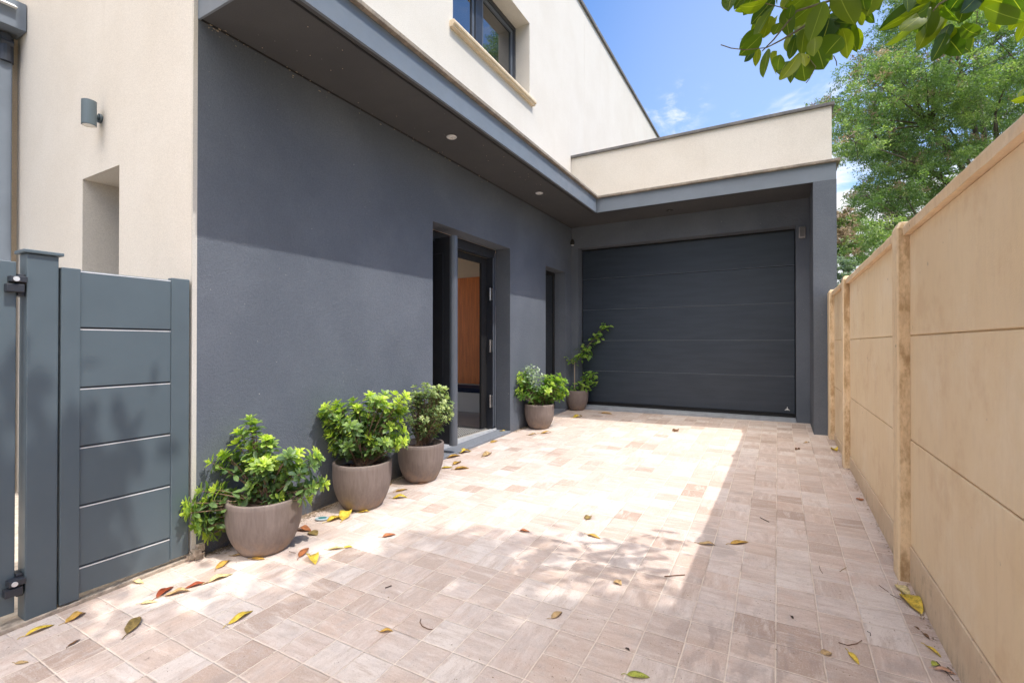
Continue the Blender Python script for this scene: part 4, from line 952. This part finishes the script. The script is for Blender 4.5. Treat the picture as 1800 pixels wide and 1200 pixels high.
m.build('rim', simple('pale_blue_plastic', (.42, .52, .56), .4), dsk, bevel=.003)
m = MB(); n = 24; V = [(.004 + .026 * math.cos(6.283 * i / n), -.003 + .017 * math.sin(6.283 * i / n), .0101) for i in range(n)]; V += [(x, y, .0115) for x, y, z in V]
m.add(V, [tuple(range(n, 2 * n))] + [(i, (i + 1) % n, n + (i + 1) % n, n + i) for i in range(n)]); m.build('centre', simple('teal_plastic', (.05, .20, .21), .35), dsk)
# dry debris gathered in the joint at the wall foot
P = []
for i in range(4200):
    y = random.uniform(1.5, 3.45) if random.random() < .8 else random.uniform(5.0, 5.9); x = XW + .004 + abs(random.gauss(0, .035)) * (1.6 if 2.0 < y < 2.5 else 1); P.append((x, y, G(x, y) + .001 + .004 * random.random()))
for i in range(700):
    y = random.uniform(-1, 6.0); x = FX(y) - .008 - abs(random.gauss(0, .012)); P.append((x, y, G(x, y) + .001 + .003 * random.random()))
P = np.array(P); n = len(P)
leaf_mesh('leaf_litter', P, unit(n) * np.array([1, 1, .25]), np.tile([0, 0, 1.], (n, 1)) + rng.normal(size=(n, 3)) * .3, rng.uniform(.005, .016, n), rng.uniform(.003, .008, n), rng.uniform(-.5, 1, n), M['tree_brown'], shape=2, kind='stuff', label='fine brown plant litter gathered along the foot of the grey wall', cat='litter')

# ------------------------------------------------------------------ overhanging broad-leaved tree (trunk beyond the wall)
ot = empty('broadleaf_tree', (2.35, -.3, 0), label='broad-leaved evergreen tree with large glossy leaves hanging in at the top right', cat='tree')
O = Vector((2.35, -.3, 0)); tr = MB()
tr.tube([Vector((0, 0, -.1)), Vector((.03, .02, 1.2)), Vector((-.05, .05, 2.5)), Vector((-.12, .12, 3.6)), Vector((-.2, .2, 5.0))], [.16, .13, .115, .09, .05], 12)
leaves = []   # (p, d, n, L, W, tint)
def add_leafcl(c, k, rad, Lm, tint0=.45, hang=.5):
    for _ in range(k):
        p = c + Vector([random.gauss(0, rad) for _ in range(3)]); d = Vector((random.gauss(0, 1), random.gauss(0, 1), random.gauss(-hang, .45))).normalized()
        nrm = Vector((random.gauss(0, .5), random.gauss(0, .5), 1)); L = Lm * random.uniform(.7, 1.2)
        leaves.append((p, d, nrm, L, L * random.uniform(.42, .56), tint0 + random.gauss(0, .2)))
def shade_target():
    while True:
        x = random.uniform(-3.0, .6); y = random.uniform(-1.3, 2.5)
        e = 2.30 + .20 * math.sin(x * 2.9 + .6) + .12 * math.sin(x * 7.1) + (.10 if x > -1.2 else 0)
        if x < -1.7: e -= (-1.7 - x) * 1.15
        if y > e: continue
        if x < -2.15 and y > .95 and random.random() < .9: continue
        if x < -1.7 and math.sin(x * 6.3 + y * 2.0) * math.sin(y * 7.7 - x) > .15 and random.random() < .9: continue
        if math.sin(x * 4.3 + 1.0) * math.sin(y * 5.1 + x * 1.7) > .72 and random.random() < .85: continue
        return x, y
supers = []
for i in range(900):
    x, y = shade_target(); h = random.uniform(3.3, 7.6) if y < 1.8 else random.uniform(5.2, 8.2); z = h
    c = Vector((x + .54 * (z - .05), y - .026 * z, z))
    # keep the crown clear of the picture except where leaves hang in it
    D = c.dot(VF); u = c.dot(VR)
    if D > .3 and (c.z - CAM_H) / D < .80 and abs(u / D) < 1.15: continue
    supers.append(c); add_leafcl(c - O, 19, .15, .12, .4)
# shadow blob that falls on the gate
for i in range(85):
    y = random.gauss(1.02, .12) if random.random() < .75 else random.gauss(.68, .05); zg = random.uniform(.1, .80); h = random.uniform(4.0, 5.8)
    c = Vector((-2.79 + .54 * (h - zg), y - .026 * h, h)); supers.append(c); add_leafcl(c - O, 5, .10, .12, .4)
hub = [Vector((random.uniform(-.3, 1.9), random.uniform(-1.8, 1.2), random.uniform(3.6, 6.0))) for _ in range(26)]
for i, hb in enumerate(hub):
    s = Vector((-.15, .15, random.uniform(2.6, 4.6))); e_ = hb - O
    md = (s + e_) / 2 + Vector((0, 0, .3)); tr.tube(bez(s, md, e_, 7), [.05 - .0055 * k for k in range(7)], 7)
for c in supers:
    hb = min(hub, key=lambda q: (q - c).length)
    if (hb - c).length < 2.0:
        a = hb - O; b_ = c - O; tr.tube(bez(a, (a + b_) / 2 + Vector((0, 0, .12)), b_, 4), [.010, .008, .006, .003], 5)
n_shade = len(leaves)
# the branch seen at the top right: twig skeleton and hand-placed leaves in real space
def bp_(px, py_, d):   # a point of the branch at camera depth d
    r = pix_dir(px, py_); return Vector((0, 0, CAM_H)) + r * d - O
tw = MB()
br = [[(1760, -160, 1.9), (1700, -70, 1.85), (1600, -20, 1.8), (1480, -5, 1.75), (1400, 20, 1.72), (1360, 70, 1.7), (1340, 90, 1.68)],
      [(1480, -5, 1.75), (1440, 30, 1.74), (1400, 55, 1.72), (1375, 70, 1.7), (1348, 84, 1.68)],
      [(1700, -70, 1.85), (1680, -10, 1.8), (1650, 8, 1.78), (1640, 20, 1.76)], [(1760, -160, 1.9), (1790, -40, 1.8), (1810, 10, 1.75)],
      [(1400, 20, 1.72), (1340, 5, 1.7), (1300, -10, 1.68)], [(1348, 84, 1.68), (1310, 88, 1.66), (1285, 85, 1.66), (1267, 79, 1.66)],
      [(1420, 100, 1.7), (1434, 118, 1.7), (1422, 140, 1.7), (1417, 146, 1.7)], [(1465, 98, 1.7), (1470, 108, 1.7), (1471, 116, 1.7)], [(1700, 60, 1.9), (1716, 62, 1.9), (1718, 20, 1.9)]]
for b_ in br:
    P = [bp_(*q) for q in b_]; tw.tube(P, [.007 - .005 * i / (len(P) - 1) for i in range(len(P))] if b_[0][1] < 50 and len(b_) > 3 else [.0016] * len(P), 6)
tw.build('hanging_twig', M['twig'], ot, smooth=True)
# leaves: base px,py -> tip px,py, width px, tint
HL = [(1290, -20, 1277, 14, 26, .35), (1312, -12, 1290, 10, 16, .3), (1330, -20, 1308, 22, 26, .35), (1350, 0, 1302, 32, 22, .75), (1362, 8, 1326, 60, 26, .55), (1356, 28, 1342, 62, 22, .8), (1340, 60, 1305, 97, 24, .45), (1326, 86, 1312, 103, 13, .15), (1330, 84, 1334, 110, 12, .8), (1350, 86, 1344, 124, 18, .55), (1366, 90, 1354, 125, 24, .85), (1372, 96, 1362, 122, 20, .5), (1372, 40, 1362, 60, 18, .6), (1384, 12, 1378, 60, 22, .4), (1392, 8, 1386, 34, 14, .35), (1398, 66, 1390, 100, 16, .35), (1408, 90, 1386, 138, 20, .35), (1406, 92, 1376, 146, 22, .75), (1384, 108, 1370, 126, 22, .3), (1410, 100, 1412, 142, 30, .55), (1410, 94, 1418, 112, 16, .95), (1440, -5, 1388, 54, 28, .75), (1448, 2, 1426, 66, 30, .7), (1416, 50, 1404, 90, 22, .6), (1430, 70, 1452, 116, 38, .35), (1432, 66, 1436, 90, 22, .7), (1456, 20, 1448, 30, 14, 1), (1458, 32, 1450, 68, 34, .02), (1480, 64, 1452, 92, 44, .45), (1480, 50, 1498, 92, 22, .8), (1486, 30, 1502, 84, 20, .5), (1474, -15, 1488, 38, 38, .65), (1504, -10, 1500, 36, 26, .5), (1516, -15, 1516, 22, 24, .35), (1506, 20, 1520, 42, 14, .85), (1466, 38, 1498, 44, 16, .2), (1540, -20, 1526, 22, 30, .75), (1562, -14, 1540, 18, 24, .5), (1395, -20, 1380, 6, 20, .9), (1420, -10, 1390, 16, 18, .7),
      (1640, 5, 1564, 44, 16, .75), (1636, 12, 1575, 72, 30, .7), (1622, 16, 1612, 56, 22, .3), (1644, 10, 1632, 78, 34, .75), (1634, 8, 1618, 30, 22, .4), (1664, 58, 1646, 100, 22, .2), (1664, 56, 1702, 94, 34, .3), (1660, 10, 1680, 42, 30, .35), (1690, -8, 1668, 18, 28, .1), (1700, 0, 1688, 36, 26, .3), (1690, 44, 1712, 70, 22, .45), (1720, -10, 1700, 20, 26, .1), (1716, -12, 1790, 26, 34, .35), (1730, 12, 1790, 42, 26, .6), (1748, 28, 1752, 54, 20, .95), (1770, -16, 1800, 22, 26, .2), (1806, 20, 1776, 50, 18, 1), (1812, 26, 1786, 68, 16, .9), (1806, 150, 1790, 166, 14, 1), (1812, 168, 1782, 184, 12, 1), (1660, -20, 1650, 12, 26, .2), (1590, -22, 1600, 14, 26, .35), (1608, -18, 1640, 6, 22, .8)]
for j, (ax_, ay, bx, by, wpx, ti) in enumerate(HL):
    D = 1.66 + .22 * ((j * 37) % 11) / 11 + (.08 if ax_ > 1560 else 0)
    a = bp_(ax_, ay, D); b_ = bp_(bx, by, D + random.uniform(-.05, .05)); d = b_ - a; L = d.length * 1.08
    vdir = (a + O - Vector((0, 0, CAM_H))).normalized(); nrm = (-vdir + Vector([random.gauss(0, .35) for _ in range(3)])).normalized()
    leaves.append((a, d.normalized(), nrm, L, wpx / FPX * D * 1.12, ti))
    tw2 = a
for j in range(110):
    ax_, ay, bx, by, wpx, ti = HL[j % len(HL)]; D = 1.80 + .25 * random.random()
    jx, jy = random.uniform(-14, 14), random.uniform(-16, 2)
    if ay + jy > 70: continue
    a = bp_(ax_ + jx, ay + jy, D); b_ = bp_(bx + jx * 1.3, by + jy - 6, D + random.uniform(-.06, .06)); d = b_ - a
    vdir = (a + O - Vector((0, 0, CAM_H))).normalized(); nrm = (-vdir + Vector([random.gauss(0, .6) for _ in range(3)])).normalized()
    leaves.append((a, d.normalized(), nrm, d.length * 1.05, wpx / FPX * D * 1.0, random.choice([.05, .2, .4, .7, .9])))
for j in range(150):   # leaves of the same bough just above the frame
    px = random.uniform(1270, 1850); py_ = random.uniform(-160, -22); D = random.uniform(1.6, 2.1)
    a = bp_(px, py_, D); leaves.append((a, Vector((random.gauss(0, 1), random.gauss(0, 1), random.gauss(-.3, .4))).normalized(), Vector((random.gauss(0, .5), random.gauss(0, .5), 1)), .085, .04, random.uniform(.1, .8)))
near = leaves[n_shade:]; leaves = leaves[:n_shade]
leaf_mesh('hanging_leaves', A([q[0] for q in near]), A([q[1] for q in near]), A([q[2] for q in near]), np.array([q[3] for q in near]), np.array([q[4] for q in near]), np.array([q[5] for q in near]), M['bigleaf'], ot, fold=.13, curl=.12, shape=3)
leaf_mesh('crown', A([q[0] for q in leaves]), A([q[1] for q in leaves]), A([q[2] for q in leaves]), np.array([q[3] for q in leaves]), np.array([q[4] for q in leaves]), np.array([q[5] for q in leaves]), M['bigleaf'], ot, fold=.14, curl=.10, shape=1)
tr.tube([Vector((-.1, .1, 3.2)), Vector((1.75, .9, 3.45)) - O, Vector((1.3, 1.9, 3.2)) - O, bp_(1760, -160, 1.9)], [.03, .02, .012, .007], 8)
tr.build('trunk', M['bark'], ot, smooth=True)

# ------------------------------------------------------------------ trees of the neighbouring garden
def tree(name, base, fork_z, clumps, nleaf, Lr, Wr, label, cat, mats, trunk_r=.2, limbs=9, droop=.35, brown=0.0, flat=.45, pos_tint=.0):
    """clumps: list of (centre Vector, radius). Leaf-sized faces scattered in flattened sprays, gaps between clumps"""
    t_ = empty(name, base, label=label, cat=cat, group='trees of the neighbouring garden'); B = Vector(base)
    fk = Vector((random.uniform(-.2, .2), random.uniform(-.2, .2), fork_z)); m = MB()
    m.tube([Vector((0, 0, -.4)), fk * .5 + Vector((.1, 0, 0)), fk], [trunk_r * 1.25, trunk_r, trunk_r * .8], 10)
    cl = sorted(clumps, key=lambda c: -c[1]); hubs = []
    for i in range(limbs):
        c = clumps[int(i * len(clumps) / limbs)][0] - B; e = fk + (c - fk) * .62
        m.tube(bez(fk, fk + (e - fk) * .5 + Vector((0, 0, .35)), e, 7), [trunk_r * (.55 - .065 * k) for k in range(7)], 7); hubs.append(e)
    for c, r in clumps:
        q = c - B; h = min(hubs, key=lambda v: (v - q).length); m.tube(bez(h, (h + q) / 2 + Vector((0, 0, .15)), q, 5), [trunk_r * .17, trunk_r * .13, trunk_r * .1, trunk_r * .07, trunk_r * .04], 5)
        for k in range(3):
            e = q + Vector([random.gauss(0, r * .5) for _ in range(2)] + [random.gauss(0, r * .25)]); m.tube([q, (q + e) / 2 + Vector((0, 0, .05)), e], [trunk_r * .06, trunk_r * .04, trunk_r * .02], 4)
    m.build('trunk', M['bark'], t_, smooth=True)
    tot = sum(r ** 2 for _, r in clumps); groups = {0: [], 1: []}
    for c, r in clumps:
        n = int(nleaf * r * r / tot); ns = max(6, n // 55); nb = int(round(ns * brown * random.uniform(0, 2)))
        sc_ = unit(ns) * (rng.uniform(.15, 1, (ns, 1)) ** .5) * r; sc_[:, 2] *= flat
        axd = rng.normal(size=(ns, 3)); axd[:, 2] = axd[:, 2] * .35 - droop * .3; axd /= np.linalg.norm(axd, axis=1, keepdims=True)
        per = n // ns; sprL = r * .42
        s = rng.uniform(0, 1, (ns, per, 1)); P = np.array(c - B)[None, None] + sc_[:, None] + axd[:, None] * s * sprL + rng.normal(size=(ns, per, 3)) * np.array([.055, .055, .035]) * max(1, r)
        P[:, :, 2] -= droop * (s[:, :, 0] ** 2) * sprL
        D = axd[:, None] * .6 + rng.normal(size=(ns, per, 3)) * .6; D[:, :, 2] -= droop * .5
        up = (sc_[:, 2] / (r * flat) * .5 + .5)[:, None] * np.ones((1, per))
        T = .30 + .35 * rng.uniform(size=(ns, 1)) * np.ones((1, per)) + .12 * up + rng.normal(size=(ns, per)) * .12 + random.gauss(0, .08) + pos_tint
        od = np.argsort(-sc_[:, 2]); bi = od[:nb]; gi_ = od[nb:]
        for ii, ix in ((1, bi), (0, gi_)):
            if len(ix): groups[ii].append((P[ix].reshape(-1, 3), D[ix].reshape(-1, 3), T[ix].ravel()))
    for gi, nm in ((0, 'crown'), (1, 'seed_clusters')):
        if not groups[gi]: continue
        P = np.concatenate([q[0] for q in groups[gi]]); D = np.concatenate([q[1] for q in groups[gi]]); T = np.concatenate([q[2] for q in groups[gi]]); n = len(P)
        nn = rng.normal(size=(n, 3)) * .7; nn[:, 2] += 1
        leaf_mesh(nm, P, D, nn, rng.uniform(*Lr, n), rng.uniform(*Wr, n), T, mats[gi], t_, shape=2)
    return t_
def wp(px, py_, D): r = pix_dir(px, py_); return Vector((0, 0, CAM_H)) + r * D
cl = []
# big feathery tree: clumps spread over its outline, each at its own depth
S1 = [(1470, 185, 45), (1500, 215, 60), (1530, 140, 60), (1560, 100, 60), (1600, 60, 60), (1650, 40, 60), (1700, 30, 60), (1760, 60, 60), (1790, 120, 60), (1740, 140, 70), (1680, 130, 70), (1620, 130, 70), (1570, 180, 70), (1640, 190, 70), (1700, 200, 60), (1760, 190, 60), (1500, 255, 45), (1545, 250, 60), (1600, 245, 60), (1570, 300, 60), (1620, 290, 55), (1560, 350, 60), (1600, 350, 60), (1530, 335, 45), (1580, 400, 50), (1550, 410, 55), (1545, 440, 40), (1600, 390, 40), (1640, 330, 50), (1690, 270, 50), (1800, 240, 60), (1850, 100, 80), (1850, 200, 80), (1700, -40, 80), (1780, -50, 80), (1650, -110, 80), (1560, -70, 60), (1620, -190, 80), (1720, -170, 90), (1540, -140, 50), (1600, -20, 60), (1860, -30, 90), (1900, 300, 80), (1760, 300, 60), (1660, 260, 50)]
for px, py_, r in S1:
    for k in range(3):
        D = 13 + random.uniform(-2.2, 2.8); rr = r / FPX * D * random.uniform(.75, 1.0)
        cl.append((wp(px + random.uniform(-14, 14), py_ + random.uniform(-12, 12), D), rr))
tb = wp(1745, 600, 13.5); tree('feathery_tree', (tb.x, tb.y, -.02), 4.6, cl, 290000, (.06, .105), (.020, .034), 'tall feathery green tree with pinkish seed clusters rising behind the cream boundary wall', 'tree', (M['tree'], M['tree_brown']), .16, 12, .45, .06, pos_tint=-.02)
cl = [(wp(px, py_, 24 + random.uniform(-2, 2)), r / FPX * 24) for px, py_, r in [(1480, 385, 26), (1495, 400, 30), (1482, 425, 26), (1505, 430, 26), (1475, 405, 20), (1500, 450, 24)]]
tb = wp(1492, 600, 24); tree('small_tree', (tb.x, tb.y, -.02), 4.2, cl, 16000, (.10, .17), (.04, .07), 'small distant tree with brown-topped crown seen just right of the garage pillar', 'tree', (M['tree'], M['tree_brown']), .14, 5, .2, .35, .8)
cl = [(wp(px, py_, 18 + random.uniform(-1.5, 1.5)), r / FPX * 18) for px, py_, r in [(1476, 470, 24), (1492, 478, 24), (1505, 490, 22), (1520, 500, 22), (1470, 500, 26), (1540, 500, 26), (1600, 520, 40), (1560, 520, 40)]]
tb = wp(1500, 600, 18); tree('grey_green_bush', (tb.x, tb.y, -.02), 1.4, cl, 14000, (.07, .12), (.035, .06), 'low grey-green bush behind the far end of the boundary wall', 'bush', (M['bush'], M['bush']), .1, 5, .1, 0, .9)
